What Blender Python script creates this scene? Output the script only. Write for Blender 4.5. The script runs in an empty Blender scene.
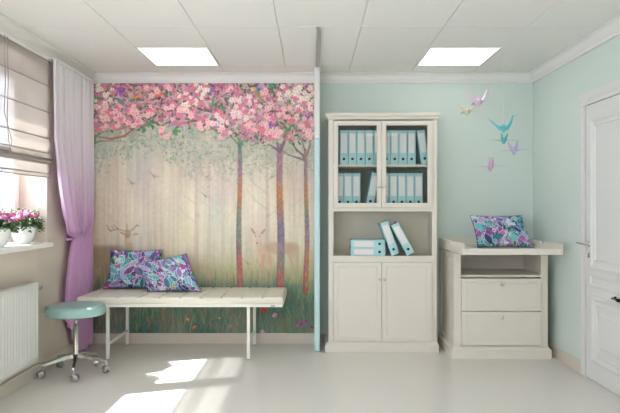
import bpy, bmesh, math, random
import numpy as np
from mathutils import Vector, Matrix

# ------------------------------------------------------------------ camera, world, light, exposure
scene = bpy.context.scene
COL = scene.collection
YB, WX, ZC, CH, F = 5.88, 2.167, 2.64, 1.335, 600.0
YR = -1.3

cam_d = bpy.data.cameras.new('camera'); cam_d.sensor_width = 36; cam_d.lens = 36*F/620
cam_d.shift_x = -2/620; cam_d.shift_y = 0.5/620
cam = bpy.data.objects.new('camera', cam_d); cam.location = (0, 0, CH); cam.rotation_euler = (math.pi/2, 0, 0)
COL.objects.link(cam); scene.camera = cam

world = bpy.data.worlds.new('daylight'); scene.world = world; world.use_nodes = True
bg = world.node_tree.nodes['Background']; bg.inputs[0].default_value = (0.80, 0.84, 1.0, 1); bg.inputs[1].default_value = 9.4

def add_light(name, kind, energy, loc, direction, color=(1, 1, 1), **kw):
    l = bpy.data.lights.new(name, kind); l.energy = energy; l.color = color
    for k, v in kw.items(): setattr(l, k, v)
    o = bpy.data.objects.new(name, l); o.location = loc
    o.rotation_euler = Vector(direction).to_track_quat('-Z', 'Y').to_euler(); COL.objects.link(o)
    return o
add_light('sun', 'SUN', 42.0, (-6, -2, 8), (0.775, 0.25, -1), (1, 0.985, 0.975), angle=math.radians(1.4))
def portal(name, y0, y1, z0, z1, x):
    p = add_light(name, 'AREA', 1, (x, (y0+y1)/2, (z0+z1)/2), (1, 0, 0), shape='RECTANGLE', size=y1-y0, size_y=z1-z0)
    p.data.cycles.is_portal = True
    q = Vector((1, 0, 0)).to_track_quat('-Z', 'Z'); p.rotation_euler = q.to_euler()
portal('portal_near', -0.7, 1.9, 1.05, 2.45, -WX-0.30)
portal('portal_far', 2.5, 4.906, 1.05, 2.45, -WX-0.30)
pr_ = add_light('portal_rear', 'AREA', 1, (-1.0, YR-0.16, 1.65), (0, 1, 0), shape='RECTANGLE', size=2.0, size_y=1.6); pr_.data.cycles.is_portal = True
PANEL_E = 2.8
scene.view_settings.view_transform = 'Standard'; scene.view_settings.look = 'None'
scene.view_settings.gamma = 1.0; scene.view_settings.use_curve_mapping = False
scene.view_settings.exposure = 0.0
scene.cycles.max_bounces = 10; scene.cycles.diffuse_bounces = 7; scene.cycles.transparent_max_bounces = 12
scene.cycles.sample_clamp_indirect = 6.0; scene.cycles.caustics_reflective = False; scene.cycles.caustics_refractive = False

# ------------------------------------------------------------------ helpers
def lin(c): return tuple(((x/255)/12.92 if x/255 <= 0.04045 else ((x/255+0.055)/1.055)**2.4) for x in c)
def at(px, py, Y): return Vector(((px-312)*Y/F, Y, CH-(py-207)*Y/F))

def nn(nt, kind, loc=(0, 0), **kw):
    n = nt.nodes.new(kind); n.location = loc
    for k, v in kw.items(): setattr(n, k, v)
    return n

def mat(name, rgb, rough=0.5, metal=0.0, noise=0.0, scale=20.0, spec=0.5, bump=0.0, trans=0.0, coat=0.0, stretch=None, vcol=None, sheen=0.0):
    m = bpy.data.materials.new(name); m.use_nodes = True; nt = m.node_tree
    b = nt.nodes['Principled BSDF']; b.inputs['Roughness'].default_value = rough; b.inputs['Metallic'].default_value = metal
    b.inputs['Specular IOR Level'].default_value = spec
    b.inputs['Coat Weight'].default_value = coat
    b.inputs['Sheen Weight'].default_value = sheen
    tc = nn(nt, 'ShaderNodeTexCoord'); mp = nn(nt, 'ShaderNodeMapping')
    nt.links.new(tc.outputs['Object'], mp.inputs[0])
    if stretch: mp.inputs['Scale'].default_value = stretch
    nz = nn(nt, 'ShaderNodeTexNoise'); nz.inputs['Scale'].default_value = scale; nz.inputs['Detail'].default_value = 4
    nt.links.new(mp.outputs[0], nz.inputs[0])
    mr = nn(nt, 'ShaderNodeMapRange'); mr.inputs['To Min'].default_value = 1-noise; mr.inputs['To Max'].default_value = 1+noise
    nt.links.new(nz.outputs[0], mr.inputs[0])
    mx = nn(nt, 'ShaderNodeVectorMath', operation='SCALE')
    if vcol:
        a = nn(nt, 'ShaderNodeAttribute', attribute_name=vcol); nt.links.new(a.outputs['Color'], mx.inputs[0])
    else: mx.inputs[0].default_value = lin(rgb)
    nt.links.new(mr.outputs[0], mx.inputs['Scale']); nt.links.new(mx.outputs[0], b.inputs['Base Color'])
    if bump:
        bp = nn(nt, 'ShaderNodeBump'); bp.inputs['Strength'].default_value = bump; bp.inputs['Distance'].default_value = 0.004
        nt.links.new(nz.outputs[0], bp.inputs['Height']); nt.links.new(bp.outputs[0], b.inputs['Normal'])
    if trans:
        out = nt.nodes['Material Output']; tr = nn(nt, 'ShaderNodeBsdfTranslucent'); ms = nn(nt, 'ShaderNodeMixShader')
        nt.links.new(mx.outputs[0], tr.inputs[0]); ms.inputs[0].default_value = trans
        nt.links.new(b.outputs[0], ms.inputs[1]); nt.links.new(tr.outputs[0], ms.inputs[2]); nt.links.new(ms.outputs[0], out.inputs[0])
    return m

def glass_mat(name, tint=(1, 1, 1), refl=1.0):
    m = bpy.data.materials.new(name); m.use_nodes = True; nt = m.node_tree; nt.nodes.clear()
    out = nn(nt, 'ShaderNodeOutputMaterial'); t = nn(nt, 'ShaderNodeBsdfTransparent'); t.inputs[0].default_value = (*tint, 1)
    g = nn(nt, 'ShaderNodeBsdfGlossy'); g.inputs['Roughness'].default_value = 0.02
    lw = nn(nt, 'ShaderNodeLayerWeight'); pw = nn(nt, 'ShaderNodeMath', operation='POWER'); pw.inputs[1].default_value = 4.0
    nt.links.new(lw.outputs['Facing'], pw.inputs[0])
    fr = nn(nt, 'ShaderNodeMapRange'); fr.inputs['To Min'].default_value = 0.03; fr.inputs['To Max'].default_value = 0.7; nt.links.new(pw.outputs[0], fr.inputs[0])
    ml = nn(nt, 'ShaderNodeMath', operation='MULTIPLY'); ml.inputs[1].default_value = refl
    ms = nn(nt, 'ShaderNodeMixShader')
    nt.links.new(fr.outputs[0], ml.inputs[0]); nt.links.new(ml.outputs[0], ms.inputs[0])
    nt.links.new(t.outputs[0], ms.inputs[1]); nt.links.new(g.outputs[0], ms.inputs[2]); nt.links.new(ms.outputs[0], out.inputs[0])
    return m

def emis_mat(name, rgb, e):
    m = bpy.data.materials.new(name); m.use_nodes = True; b = m.node_tree.nodes['Principled BSDF']
    b.inputs['Base Color'].default_value = (*lin(rgb), 1); b.inputs['Emission Color'].default_value = (*lin(rgb), 1)
    b.inputs['Emission Strength'].default_value = e; return m

class MB:
    def __init__(s): s.v = []; s.f = []; s.sm = []
    def quads(s, verts, faces, smooth=False):
        n = len(s.v); s.v += [tuple(v) for v in verts]; s.f += [tuple(i+n for i in f) for f in faces]; s.sm += [smooth]*len(faces)
    def frombm(s, bm, M=None, smooth=False):
        bm.verts.index_update()
        s.quads([(M @ v.co if M else v.co.copy()) for v in bm.verts], [[v.index for v in f.verts] for f in bm.faces], smooth); bm.free()
    def box(s, lo, hi, bev=0.0, M=None, seg=2):
        bm = bmesh.new(); bmesh.ops.create_cube(bm, size=1)
        c = [(a+b)/2 for a, b in zip(lo, hi)]; d = [abs(b-a) for a, b in zip(lo, hi)]
        for v in bm.verts: v.co = Vector([v.co[i]*d[i]+c[i] for i in range(3)])
        if bev: bmesh.ops.bevel(bm, geom=bm.edges[:], offset=min(bev, min(d)*0.45), segments=seg, profile=0.5, affect='EDGES')
        s.frombm(bm, M, False); return s
    def loft(s, rings, closed=True, cap=True, smooth=True):
        n = len(rings[0]); vs = [p for r in rings for p in r]; fs = []
        for i in range(len(rings)-1):
            for j in range(n if closed else n-1):
                k = (j+1) % n; fs.append((i*n+j, i*n+k, (i+1)*n+k, (i+1)*n+j))
        s.quads(vs, fs, smooth)
        if cap:
            s.quads(rings[0], [tuple(range(n))[::-1]]); s.quads(rings[-1], [tuple(range(n))])
        return s
    def tube(s, pts, r, n=10, cap=True):
        pts = [Vector(p) for p in pts]; rs = r if isinstance(r, (list, tuple)) else [r]*len(pts); rings = []
        up = None
        for i, p in enumerate(pts):
            d = (pts[min(i+1, len(pts)-1)]-pts[max(i-1, 0)]).normalized()
            if up is None: up = Vector((0, 0, 1)) if abs(d.z) < 0.9 else Vector((1, 0, 0))
            a = d.cross(up).normalized(); b = a.cross(d).normalized(); up = b
            rings.append([p+(a*math.cos(t)+b*math.sin(t))*rs[i] for t in [2*math.pi*k/n for k in range(n)]])
        return s.loft(rings, cap=cap)
    def lathe(s, prof, c=(0, 0, 0), n=48, M=None):
        rings = [[Vector((c[0]+r*math.cos(2*math.pi*k/n), c[1]+r*math.sin(2*math.pi*k/n), c[2]+z)) for k in range(n)] for r, z in prof]
        if M: rings = [[M @ p for p in r] for r in rings]
        return s.loft(rings)
    def rings(s, rect, prof, mp, cap=True):     # nested rectangles: moulded panels
        u0, v0, u1, v1 = rect; R = []
        for ins, h in prof:
            R.append([mp(u0+ins, v0+ins, h), mp(u1-ins, v0+ins, h), mp(u1-ins, v1-ins, h), mp(u0+ins, v1-ins, h)])
        vs = [p for r in R for p in r]; fs = []
        for i in range(len(R)-1):
            for j in range(4): k = (j+1) % 4; fs.append((i*4+j, i*4+k, (i+1)*4+k, (i+1)*4+j))
        if cap: fs.append(tuple((len(R)-1)*4+j for j in range(4)))
        s.quads(vs, fs); return s
    def sweep(s, prof, path, M=None):           # prof: list of (a,b); path(a,b,i) gives a point
        rings = [[path(a, b, i) for a, b in prof] for i in range(2)]
        return s.loft(rings, smooth=False)
    def build(s, name, m, parent=None, loc=None, mods=(), recalc=True):
        me = bpy.data.meshes.new(name); off = Vector(loc) if loc is not None else Vector((0, 0, 0))
        me.from_pydata([tuple(Vector(v)-off) for v in s.v], [], s.f)
        if recalc:
            bm = bmesh.new(); bm.from_mesh(me); bmesh.ops.recalc_face_normals(bm, faces=bm.faces[:]); bm.to_mesh(me); bm.free()
        me.polygons.foreach_set('use_smooth', s.sm); me.materials.append(m); me.update()
        o = bpy.data.objects.new(name, me); COL.objects.link(o); o.location = off
        if parent is not None:
            o.parent = parent
            o.location = off
        for k, kw in mods:
            md = o.modifiers.new(k, k)
            for a, b in kw.items(): setattr(md, a, b)
        return o

def tag(o, label=None, cat=None, group=None, kind=None):
    if label: o['label'] = label
    if cat: o['category'] = cat
    if group: o['group'] = group
    if kind: o['kind'] = kind
    return o
def empty(name, loc, label=None, cat=None, group=None, kind=None, rot=(0, 0, 0)):
    o = bpy.data.objects.new(name, None); o.location = loc; o.rotation_euler = rot; o.empty_display_size = 0.1; COL.objects.link(o)
    return tag(o, label, cat, group, kind)
def copy_tree(o, parent=None):
    c = o.copy(); COL.objects.link(c)
    if parent is not None: c.parent = parent
    for ch in [x for x in bpy.data.objects if x.parent == o]: copy_tree(ch, c)
    return c
def struct(o): o['kind'] = 'structure'; return o

# ------------------------------------------------------------------ materials
M = dict(
    mint=mat('mint_wall_paint', (205, 217, 210), 0.7, noise=0.012, scale=3, spec=0.3),
    beige=mat('beige_wall_paint', (198, 188, 175), 0.7, noise=0.012, scale=3, spec=0.3),
    ceil=mat('ceiling_tile', (229, 228, 223), 0.8, noise=0.01, scale=60, spec=0.2),
    white=mat('white_moulding_paint', (226, 225, 221), 0.45, noise=0.008, scale=8),
    base=mat('baseboard_beige', (205, 196, 184), 0.5, noise=0.015, scale=8),
    door=mat('white_door_lacquer', (215, 215, 212), 0.35, noise=0.004, scale=6),
    cab=mat('ivory_lacquer', (219, 213, 201), 0.42, noise=0.004, scale=7),
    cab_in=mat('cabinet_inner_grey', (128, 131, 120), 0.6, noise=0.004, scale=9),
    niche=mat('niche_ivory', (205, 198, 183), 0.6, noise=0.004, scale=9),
    frame=mat('window_white_plastic', (240, 240, 238), 0.3, noise=0.005),
    sill=mat('sill_white', (240, 238, 232), 0.3, noise=0.01),
    rad=mat('radiator_enamel', (198, 198, 193), 0.35, noise=0.006),
    chrome=mat('chrome', (205, 203, 198), 0.13, 1.0, noise=0.02),
    steel=mat('brushed_steel', (170, 169, 165), 0.32, 1.0, noise=0.05, scale=40),
    whitemetal=mat('white_powder_coat', (232, 230, 222), 0.35, noise=0.01),
    track=mat('grey_track', (176, 176, 172), 0.5, 0.1, noise=0.02),
    vinyl=mat('ivory_vinyl', (220, 216, 201), 0.42, noise=0.02, scale=30, bump=0.05),
    mintvinyl=mat('mint_vinyl', (134, 167, 161), 0.42, noise=0.015, scale=30, bump=0.03),
    caster=mat('grey_caster_plastic', (172, 170, 166), 0.25, 0.6, noise=0.03),
    part_teal=mat('partition_mint', (192, 220, 222), 0.4, noise=0.01),
    part_white=mat('partition_white', (226, 226, 222), 0.5, noise=0.01),
    binder=mat('binder_aqua_card', (164, 205, 208), 0.5, noise=0.03, scale=60),
    label=mat('label_paper', (226, 222, 220), 0.7, noise=0.01),
    paper=mat('paper_block', (235, 232, 225), 0.8, noise=0.03, stretch=(1, 1, 80)),
    hole=mat('black_finger_hole', (18, 18, 18), 0.6, noise=0.05),
    dark=mat('black_metal', (20, 20, 22), 0.25, 0.5, noise=0.05),
    blind=mat('blind_linen', (194, 185, 177), 0.85, noise=0.05, scale=300, trans=0.10, stretch=(1, 0.08, 1), spec=0.1),
    rod=mat('blind_rod_grey', (150, 142, 134), 0.7, noise=0.03),
    cord=mat('white_cord', (215, 212, 205), 0.7, noise=0.02),
    pot=mat('white_ceramic', (238, 238, 234), 0.2, noise=0.005, coat=0.5),
    soil=mat('soil', (60, 44, 34), 0.9, noise=0.3, scale=80),
    leaf=mat('leaf_green', (58, 88, 44), 0.5, noise=0.35, scale=30, trans=0.2),
    petal=mat('petal_pink', (212, 116, 168), 0.6, noise=0.34, scale=45, trans=0.25),
    thread=mat('nylon_thread', (225, 228, 226), 0.4, noise=0.01),
    pane=glass_mat('window_glass', (0.97, 0.985, 0.98)),
    cabglass=glass_mat('cabinet_glass', (0.95, 0.965, 0.96), 0.8),
    crystal=mat('knob_satin_nickel', (214, 210, 200), 0.3, 0.35, noise=0.03),
    mural=mat('mural_paint', (255, 255, 255), 0.8, noise=0.03, scale=400, vcol='paint', spec=0.15),
    fabric=mat('printed_fabric', (255, 255, 255), 0.8, noise=0.04, scale=300, vcol='paint', spec=0.15, sheen=0.1),
    concrete=mat('outer_plaster', (225, 224, 220), 0.8, noise=0.03),
)

def sheer(m, amount):      # open weave: part of the light passes straight through
    nt = m.node_tree; out = nt.nodes['Material Output']; src = out.inputs[0].links[0].from_socket
    t = nn(nt, 'ShaderNodeBsdfTransparent'); ms = nn(nt, 'ShaderNodeMixShader'); ms.inputs[0].default_value = amount
    nt.links.new(src, ms.inputs[1]); nt.links.new(t.outputs[0], ms.inputs[2]); nt.links.new(ms.outputs[0], out.inputs[0])
sheer(M['blind'], 0.30)

def floor_mat():
    m = bpy.data.materials.new('floor_linoleum'); m.use_nodes = True; nt = m.node_tree; b = nt.nodes['Principled BSDF']
    tc = nn(nt, 'ShaderNodeTexCoord')
    mp = nn(nt, 'ShaderNodeMapping'); mp.inputs['Scale'].default_value = (1, 1.5, 1); nt.links.new(tc.outputs['Object'], mp.inputs[0])
    n1 = nn(nt, 'ShaderNodeTexNoise'); n1.inputs['Scale'].default_value = 14; n1.inputs['Detail'].default_value = 2; n1.inputs['Roughness'].default_value = 0.5
    nt.links.new(mp.outputs[0], n1.inputs[0])
    cr = nn(nt, 'ShaderNodeValToRGB'); cr.color_ramp.elements[0].position = 0.25; cr.color_ramp.elements[0].color = (*lin((214, 210, 203)), 1)
    cr.color_ramp.elements[1].position = 0.75; cr.color_ramp.elements[1].color = (*lin((216.5, 213, 206.5)), 1)
    nt.links.new(n1.outputs[0], cr.inputs[0]); nt.links.new(cr.outputs[0], b.inputs['Base Color'])
    n2 = nn(nt, 'ShaderNodeTexNoise'); n2.inputs['Scale'].default_value = 3; n2.inputs['Detail'].default_value = 2; nt.links.new(mp.outputs[0], n2.inputs[0])
    mr = nn(nt, 'ShaderNodeMapRange'); mr.inputs['To Min'].default_value = 0.25; mr.inputs['To Max'].default_value = 0.27
    nt.links.new(n2.outputs[0], mr.inputs[0]); nt.links.new(mr.outputs[0], b.inputs['Roughness'])
    b.inputs['Specular IOR Level'].default_value = 0.45
    return m

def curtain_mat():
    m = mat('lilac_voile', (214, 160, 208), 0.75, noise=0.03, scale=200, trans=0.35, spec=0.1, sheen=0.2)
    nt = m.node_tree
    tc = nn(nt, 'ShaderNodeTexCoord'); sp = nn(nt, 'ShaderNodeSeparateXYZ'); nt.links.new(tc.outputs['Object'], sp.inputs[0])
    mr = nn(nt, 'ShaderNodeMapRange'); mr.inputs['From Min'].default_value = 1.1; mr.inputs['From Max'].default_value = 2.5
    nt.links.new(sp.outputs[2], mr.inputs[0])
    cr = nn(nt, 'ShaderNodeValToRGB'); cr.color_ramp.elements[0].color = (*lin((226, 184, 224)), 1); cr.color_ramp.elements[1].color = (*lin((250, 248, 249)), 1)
    e = cr.color_ramp.elements.new(0.45); e.color = (*lin((242, 230, 240)), 1)     # colour ramp by height: lilac below, pale at the heading
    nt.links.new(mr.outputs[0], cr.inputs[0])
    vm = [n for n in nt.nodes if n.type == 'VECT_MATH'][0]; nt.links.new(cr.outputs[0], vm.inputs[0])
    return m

# ------------------------------------------------------------------ setting
def build_room():
    f = MB().box((-WX-0.3, YR-0.15, -0.12), (WX+0.15, YB+0.15, 0)); struct(f.build('floor', floor_mat()))
    # back wall, right wall, rear wall
    struct(MB().box((-WX-0.3, YB, 0), (WX+0.15, YB+0.15, 2.9)).build('wall_back', M['mint']))
    struct(MB().box((WX, YR, 0), (WX+0.15, YB, 2.9)).build('wall_right', M['mint']))
    rw = MB().box((-WX-0.3, YR-0.15, 0), (WX+0.15, YR, 0.85)).box((-WX-0.3, YR-0.15, 2.45), (WX+0.15, YR, 2.9))
    rw.box((-WX-0.3, YR-0.15, 0.85), (-2.0, YR, 2.45)).box((0.0, YR-0.15, 0.85), (WX+0.15, YR, 2.45)); struct(rw.build('wall_rear', M['beige']))
    # left wall 0.3 thick with two window openings, the nearer one added for daylight
    w = MB(); x0, x1 = -WX-0.3, -WX
    w.box((x0, YR, 0), (x1, YB, 1.008)); w.box((x0, YR, 2.47), (x1, YB, 2.9))
    for a, b in ((YR, -0.7), (1.9, 2.5), (4.906, YB)): w.box((x0, a, 1.008), (x1, b, 2.47))
    struct(w.build('wall_left', M['beige']))
    # ceiling: tiles with open joints under a slab
    c = MB(); c.box((-WX-0.3, YR-0.15, 2.652), (WX+0.15, YB+0.15, 2.9))
    xs = [-WX] + [-1.445+0.60*k for k in range(6)] + [WX]; ys = [YR, -0.41, 0.77, 1.95, 3.15, 4.33, 5.515, YB]
    g, gy = 0.0020, 0.0055
    for i in range(len(xs)-1):
        for j in range(len(ys)-1):
            c.box((xs[i]+g, ys[j]+gy, ZC), (xs[i+1]-g, ys[j+1]-gy, 2.653), 0.002, seg=1)
    struct(c.build('ceiling', M['ceil']))
    # cornice
    prof = [(0, 2.548), (0.018, 2.548), (0.021, 2.554), (0.021, 2.566), (0.026, 2.570)]
    for k in range(9):
        t = k/8*math.pi/2; prof.append((0.028+0.044*(1-math.cos(t)), 2.572+0.055*math.sin(t)))
    prof += [(0.080, 2.629), (0.080, 2.6395), (0, 2.6395)]
    def corn(name, path): struct(MB().sweep(prof, path).build(name, M['white']))
    corn('trim_1', lambda a, b, i: Vector(((-WX+a) if i == 0 else (WX-a), YB-a, b)))
    corn('trim_2', lambda a, b, i: Vector((-WX+a, YB-a if i == 0 else YR+a, b)))
    corn('trim_3', lambda a, b, i: Vector((WX-a, YB-a if i == 0 else YR+a, b)))
    # baseboards
    bp = [(0, 0), (0.016, 0), (0.016, 0.088), (0.010, 0.100), (0, 0.100)]
    def bb(name, path): struct(MB().sweep(bp, path).build(name, M['base']))
    bb('baseboard_back', lambda a, b, i: Vector(((-WX+a) if i == 0 else (WX-a), YB-a, b)))
    bb('baseboard_left', lambda a, b, i: Vector((-WX+a, YB-a if i == 0 else YR+a, b)))
    bb('baseboard_right', lambda a, b, i: Vector((WX-a, YB-a if i == 0 else 4.812, b)))

def build_window(name, y0, y1, mull, mw=0.035):
    xo = -WX-0.225; root = empty(name, (xo, (y0+y1)/2, 1.05), kind='structure')
    def P(o): return o.build
    z0, z1 = 1.05, 2.47; fw, d = 0.06, 0.07
    loc = None
    m = MB()
    X0, X1 = xo-d, xo
    m.box((X0, y0, z0), (X1, y0+fw, z1), 0.004); m.box((X0, y1-fw, z0), (X1, y1, z1), 0.004)
    m.box((X0, y0+fw, z0), (X1, y1-fw, z0+fw), 0.004); m.box((X0, y0+fw, z1-fw), (X1, y1-fw, z1), 0.004)
    for c in mull: m.box((X0, c-mw, z0+fw), (X1, c+mw, z1-fw), 0.004)
    o = m.build('window_frame', M['frame'], root, None); o.matrix_parent_inverse = root.matrix_world.inverted(); fix(o, root)
    edges = [y0+fw]+[e for c in mull for e in (c-mw, c+mw)]+[y1-fw]
    for i in range(0, len(edges), 2):
        a, b = edges[i], edges[i+1]; s = MB(); sx0, sx1 = xo-0.055, xo+0.012
        s.box((sx0, a-0.012, z0+fw-0.012), (sx1, a+0.05, z1-fw+0.012), 0.006); s.box((sx0, b-0.05, z0+fw-0.012), (sx1, b+0.012, z1-fw+0.012), 0.006)
        s.box((sx0, a+0.05, z0+fw-0.012), (sx1, b-0.05, z0+fw+0.05), 0.006); s.box((sx0, a+0.05, z1-fw-0.05), (sx1, b-0.05, z1-fw+0.012), 0.006)
        so = s.build('sash', M['frame'], root); fix(so, root)
        g = MB().box((xo-0.026, a+0.045, z0+fw+0.045), (xo-0.022, b-0.045, z1-fw-0.045)); go = g.build('pane', M['pane'], so); fix(go, so)
    return root

def build_added_rear_window():  # unseen window added behind the camera to bring in daylight from the rear
    root = empty('added_window_rear', (0, YR-0.08, 0.85), kind='structure'); f = MB(); ya, yb = YR-0.11, YR-0.05
    for a, b, c, d in ((-2.0, 0.85, 0.0, 0.92), (-2.0, 2.38, 0.0, 2.45), (-2.0, 0.92, -1.93, 2.38), (-0.07, 0.92, 0.0, 2.38), (-1.035, 0.92, -0.965, 2.38)): f.box((a, ya, b), (c, yb, d), 0.004)
    fix(f.build('window_frame', M['frame'], root), root)
    for a, b in ((-1.935, -1.03), (-0.97, -0.065)): fix(MB().box((a, YR-0.082, 0.915), (b, YR-0.078, 2.385)).build('pane', M['pane'], root), root)
def fix(o, parent):      # geometry was written in world coordinates: keep it there under its parent
    bpy.context.view_layer.update()
    o.matrix_parent_inverse = Matrix.Identity(4)
    W = parent_world(parent)
    inv = W.inverted()
    o.data.transform(inv @ Matrix.Translation(o.location)); o.location = (0, 0, 0)
def parent_world(p):
    m = Matrix.LocRotScale(p.location, p.rotation_euler, p.scale)
    return parent_world(p.parent) @ m if p.parent else m

build_room()
win1 = build_window('window_1', 2.5, 4.906, (3.20, 4.03), 0.06)
build_added_rear_window()
added_win2 = build_window('added_window_near', -0.7, 1.9, (0.6,))  # unseen nearer window, added to let in more daylight
for n, a, b, e in (('trim_4', 2.46, 4.95, 0.04), ('trim_5', -0.74, 1.94, 0.04)):
    s = MB(); s.box((-WX-0.225, a+0.041, 1.008), (-WX, b-0.045, 1.048), 0); s.box((-WX-0.001, a, 1.008), (-WX+0.036, b, 1.048), 0.006)
    struct(s.build(n, M['sill']))

# door and its casing in the right wall
def build_door():
    y0, y1, zt = 3.87, 4.722, 2.132; X = WX
    root = empty('door_1', (X, (y0+y1)/2, 0), kind='structure')
    leaf = MB().box((X-0.012, y0, 0.012), (X-0.001, y1-0.006, zt-0.006), 0.002)
    fix(leaf.build('door_leaf', M['door'], root), root)
    mp = lambda u, v, h: Vector((X-0.012-h, u, v))
    prof = [(0, 0), (0.004, 0.016), (0.018, 0.020), (0.030, 0.014), (0.040, 0.006), (0.052, 0.006), (0.066, 0.010), (0.070, 0.002)]
    for (a, b, c, d) in ((y0+0.10, 0.86, y1-0.10, 2.02), (y0+0.12, 0.15, y1-0.12, 0.66)):
        p = MB().rings((a, b, c, d), prof, mp, True); 
        if b < 0.5: p.rings((a+0.11, b+0.11, c-0.11, d-0.11), [(0, 0), (0.03, 0.012), (0.034, 0.018), (0.05, 0.018)], mp)
        fix(p.build('door_panel', M['door'], root), root)
    for b, d in ((0.72, 0.82),):
        p = MB().rings((y0+0.08, b, y1-0.08, d), [(0, 0), (0.008, 0.012), (0.016, 0.012), (0.024, 0.004)], mp); fix(p.build('rail_moulding', M['door'], root), root)
    # lever handle, keyhole plate
    yk = 4.662; zk = 1.045
    h = MB(); R = Matrix.Rotation(-math.pi/2, 4, 'Y')
    h.lathe([(0.001, 0), (0.024, 0), (0.024, 0.006), (0.009, 0.009), (0.009, 0.045), (0.001, 0.045)], n=20, M=Matrix.Translation((X-0.012, yk, zk)) @ R)
    h.tube([(X-0.052, yk-0.008, zk), (X-0.056, yk+0.03, zk+0.002), (X-0.056, yk+0.125, zk+0.006)], [0.009, 0.008, 0.006], 10)
    o = h.build('door_handle', M['chrome'], root); fix(o, root); o['label'] = 'chrome lever handle'
    k = MB(); k.lathe([(0.001, 0), (0.020, 0), (0.020, 0.006), (0.001, 0.007)], n=20, M=Matrix.Translation((X-0.012, yk, zk-0.085)) @ R)
    k.box((X-0.026, yk-0.004, zk-0.105), (X-0.016, yk+0.004, zk-0.075), 0.002)
    o = k.build('keyhole_plate', M['chrome'], root); fix(o, root)
    # casing
    c = MB(); cw = 0.088
    prof = [(0, 0), (0, 0.012), (0.008, 0.018), (0.020, 0.020), (0.030, 0.015), (0.060, 0.013), (0.068, 0.017), (0.078, 0.020), (cw, 0.020), (cw, 0)]
    c.loft([[Vector((X-h, y1+cw-a, 0)) for a, h in prof], [Vector((X-h, y1+cw-a, zt)) for a, h in prof]], smooth=False)
    c.loft([[Vector((X-h, y0-cw+a, 0)) for a, h in prof], [Vector((X-h, y0-cw+a, zt)) for a, h in prof]], smooth=False)
    struct(c.build('trim_6', M['door']))
    t = MB(); cp = [(0, 0), (0, 0.022), (0.030, 0.024), (0.036, 0.028), (0.048, 0.030), (0.070, 0.038), (0.082, 0.042), (0.088, 0.042), (0.088, 0)]
    t.loft([[Vector((X-h, y0-cw-0.004, zt+a)) for a, h in cp], [Vector((X-h, y1+cw+0.004, zt+a)) for a, h in cp]], smooth=False)
    struct(t.build('trim_7', M['door']))
    # small dark pull on the lower panel
    p = MB(); a = at(618.5, 300, 4.15); zz = a.z; yy = 4.18
    p.tube([(X-0.028, yy+0.05, zz), (X-0.055, yy+0.045, zz), (X-0.058, yy-0.03, zz)], [0.006, 0.007, 0.007], 10)
    p.box((X-0.068, yy-0.06, zz-0.012), (X-0.046, yy-0.03, zz+0.012), 0.003); p.box((X-0.034, yy+0.035, zz-0.012), (X-0.026, yy+0.06, zz+0.012), 0.002)
    o = p.build('metal_pull', M['dark'], root); fix(o, root); o['label'] = 'dark polished metal pull'
build_door()

# ------------------------------------------------------------------ painter (numpy rasters that become vertex colours of printed surfaces)
class Canvas:
    def __init__(s, w, h, S, base=(200, 190, 170)):
        s.S = S; s.w, s.h = int(w*S), int(h*S); s.a = np.zeros((s.h, s.w, 3)); s.a[:] = base
        s.yy, s.xx = np.mgrid[0:s.h, 0:s.w]; s.X = (s.xx+0.5)/S; s.Y = (s.yy+0.5)/S
    def win(s, x0, y0, x1, y1):
        S = s.S; return (slice(max(0, int(y0*S)), min(s.h, int(y1*S)+2)), slice(max(0, int(x0*S)), min(s.w, int(x1*S)+2)))
    def ell(s, cx, cy, rx, ry, col, ang=0.0, al=1.0, soft=0.25, leaf=False):
        r = max(rx, ry)+1; w = s.win(cx-r, cy-r, cx+r, cy+r); X = s.X[w]-cx; Y = s.Y[w]-cy
        if X.size == 0: return
        c, n = math.cos(ang), math.sin(ang); u = (X*c+Y*n)/rx; v = (-X*n+Y*c)/ry
        if leaf: d = np.abs(v)/np.maximum(1-u*u, 1e-3); d = np.where(np.abs(u) >= 1, 9, d)
        else: d = np.sqrt(u*u+v*v)
        m = np.clip((1-d)/soft+0.5, 0, 1)*al; s.a[w] = s.a[w]*(1-m[..., None])+np.array(col)*m[..., None]
    def line(s, pts, wd, col, al=1.0):
        for i in range(len(pts)-1):
            (x0, y0), (x1, y1) = pts[i], pts[i+1]; L = math.hypot(x1-x0, y1-y0); n = max(2, int(L*s.S))
            w0 = wd[i] if isinstance(wd, (list, tuple)) else wd; w1 = wd[i+1] if isinstance(wd, (list, tuple)) else wd
            cc = col[i] if isinstance(col[0], (list, tuple)) else col
            x = s.X; W = s.win(min(x0, x1)-max(w0, w1), min(y0, y1)-max(w0, w1), max(x0, x1)+max(w0, w1), max(y0, y1)+max(w0, w1))
            X, Y = s.X[W], s.Y[W]
            if X.size == 0: continue
            t = np.clip(((X-x0)*(x1-x0)+(Y-y0)*(y1-y0))/max(L*L, 1e-6), 0, 1); d = np.hypot(X-x0-t*(x1-x0), Y-y0-t*(y1-y0))
            m = np.clip((w0+(w1-w0)*t)/2-d+0.4, 0, 1)*al; s.a[W] = s.a[W]*(1-m[..., None])+np.array(cc)*m[..., None]
    def blend(s, mask, col): s.a = s.a*(1-mask[..., None])+np.array(col)*mask[..., None]

def noise2(w, h, cx, cy, rng):      # smooth value noise, cx by cy cells
    g = rng.random((cy+2, cx+2)); y = np.linspace(0, cy, h); x = np.linspace(0, cx, w)
    yi = y.astype(int); xi = x.astype(int); fy = (y-yi)[:, None]; fx = (x-xi)[None]; fy = fy*fy*(3-2*fy); fx = fx*fx*(3-2*fx)
    a = g[np.ix_(yi, xi)]; b = g[np.ix_(yi, xi+1)]; c = g[np.ix_(yi+1, xi)]; d = g[np.ix_(yi+1, xi+1)]
    return (a*(1-fx)+b*fx)*(1-fy)+(c*(1-fx)+d*fx)*fy

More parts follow.
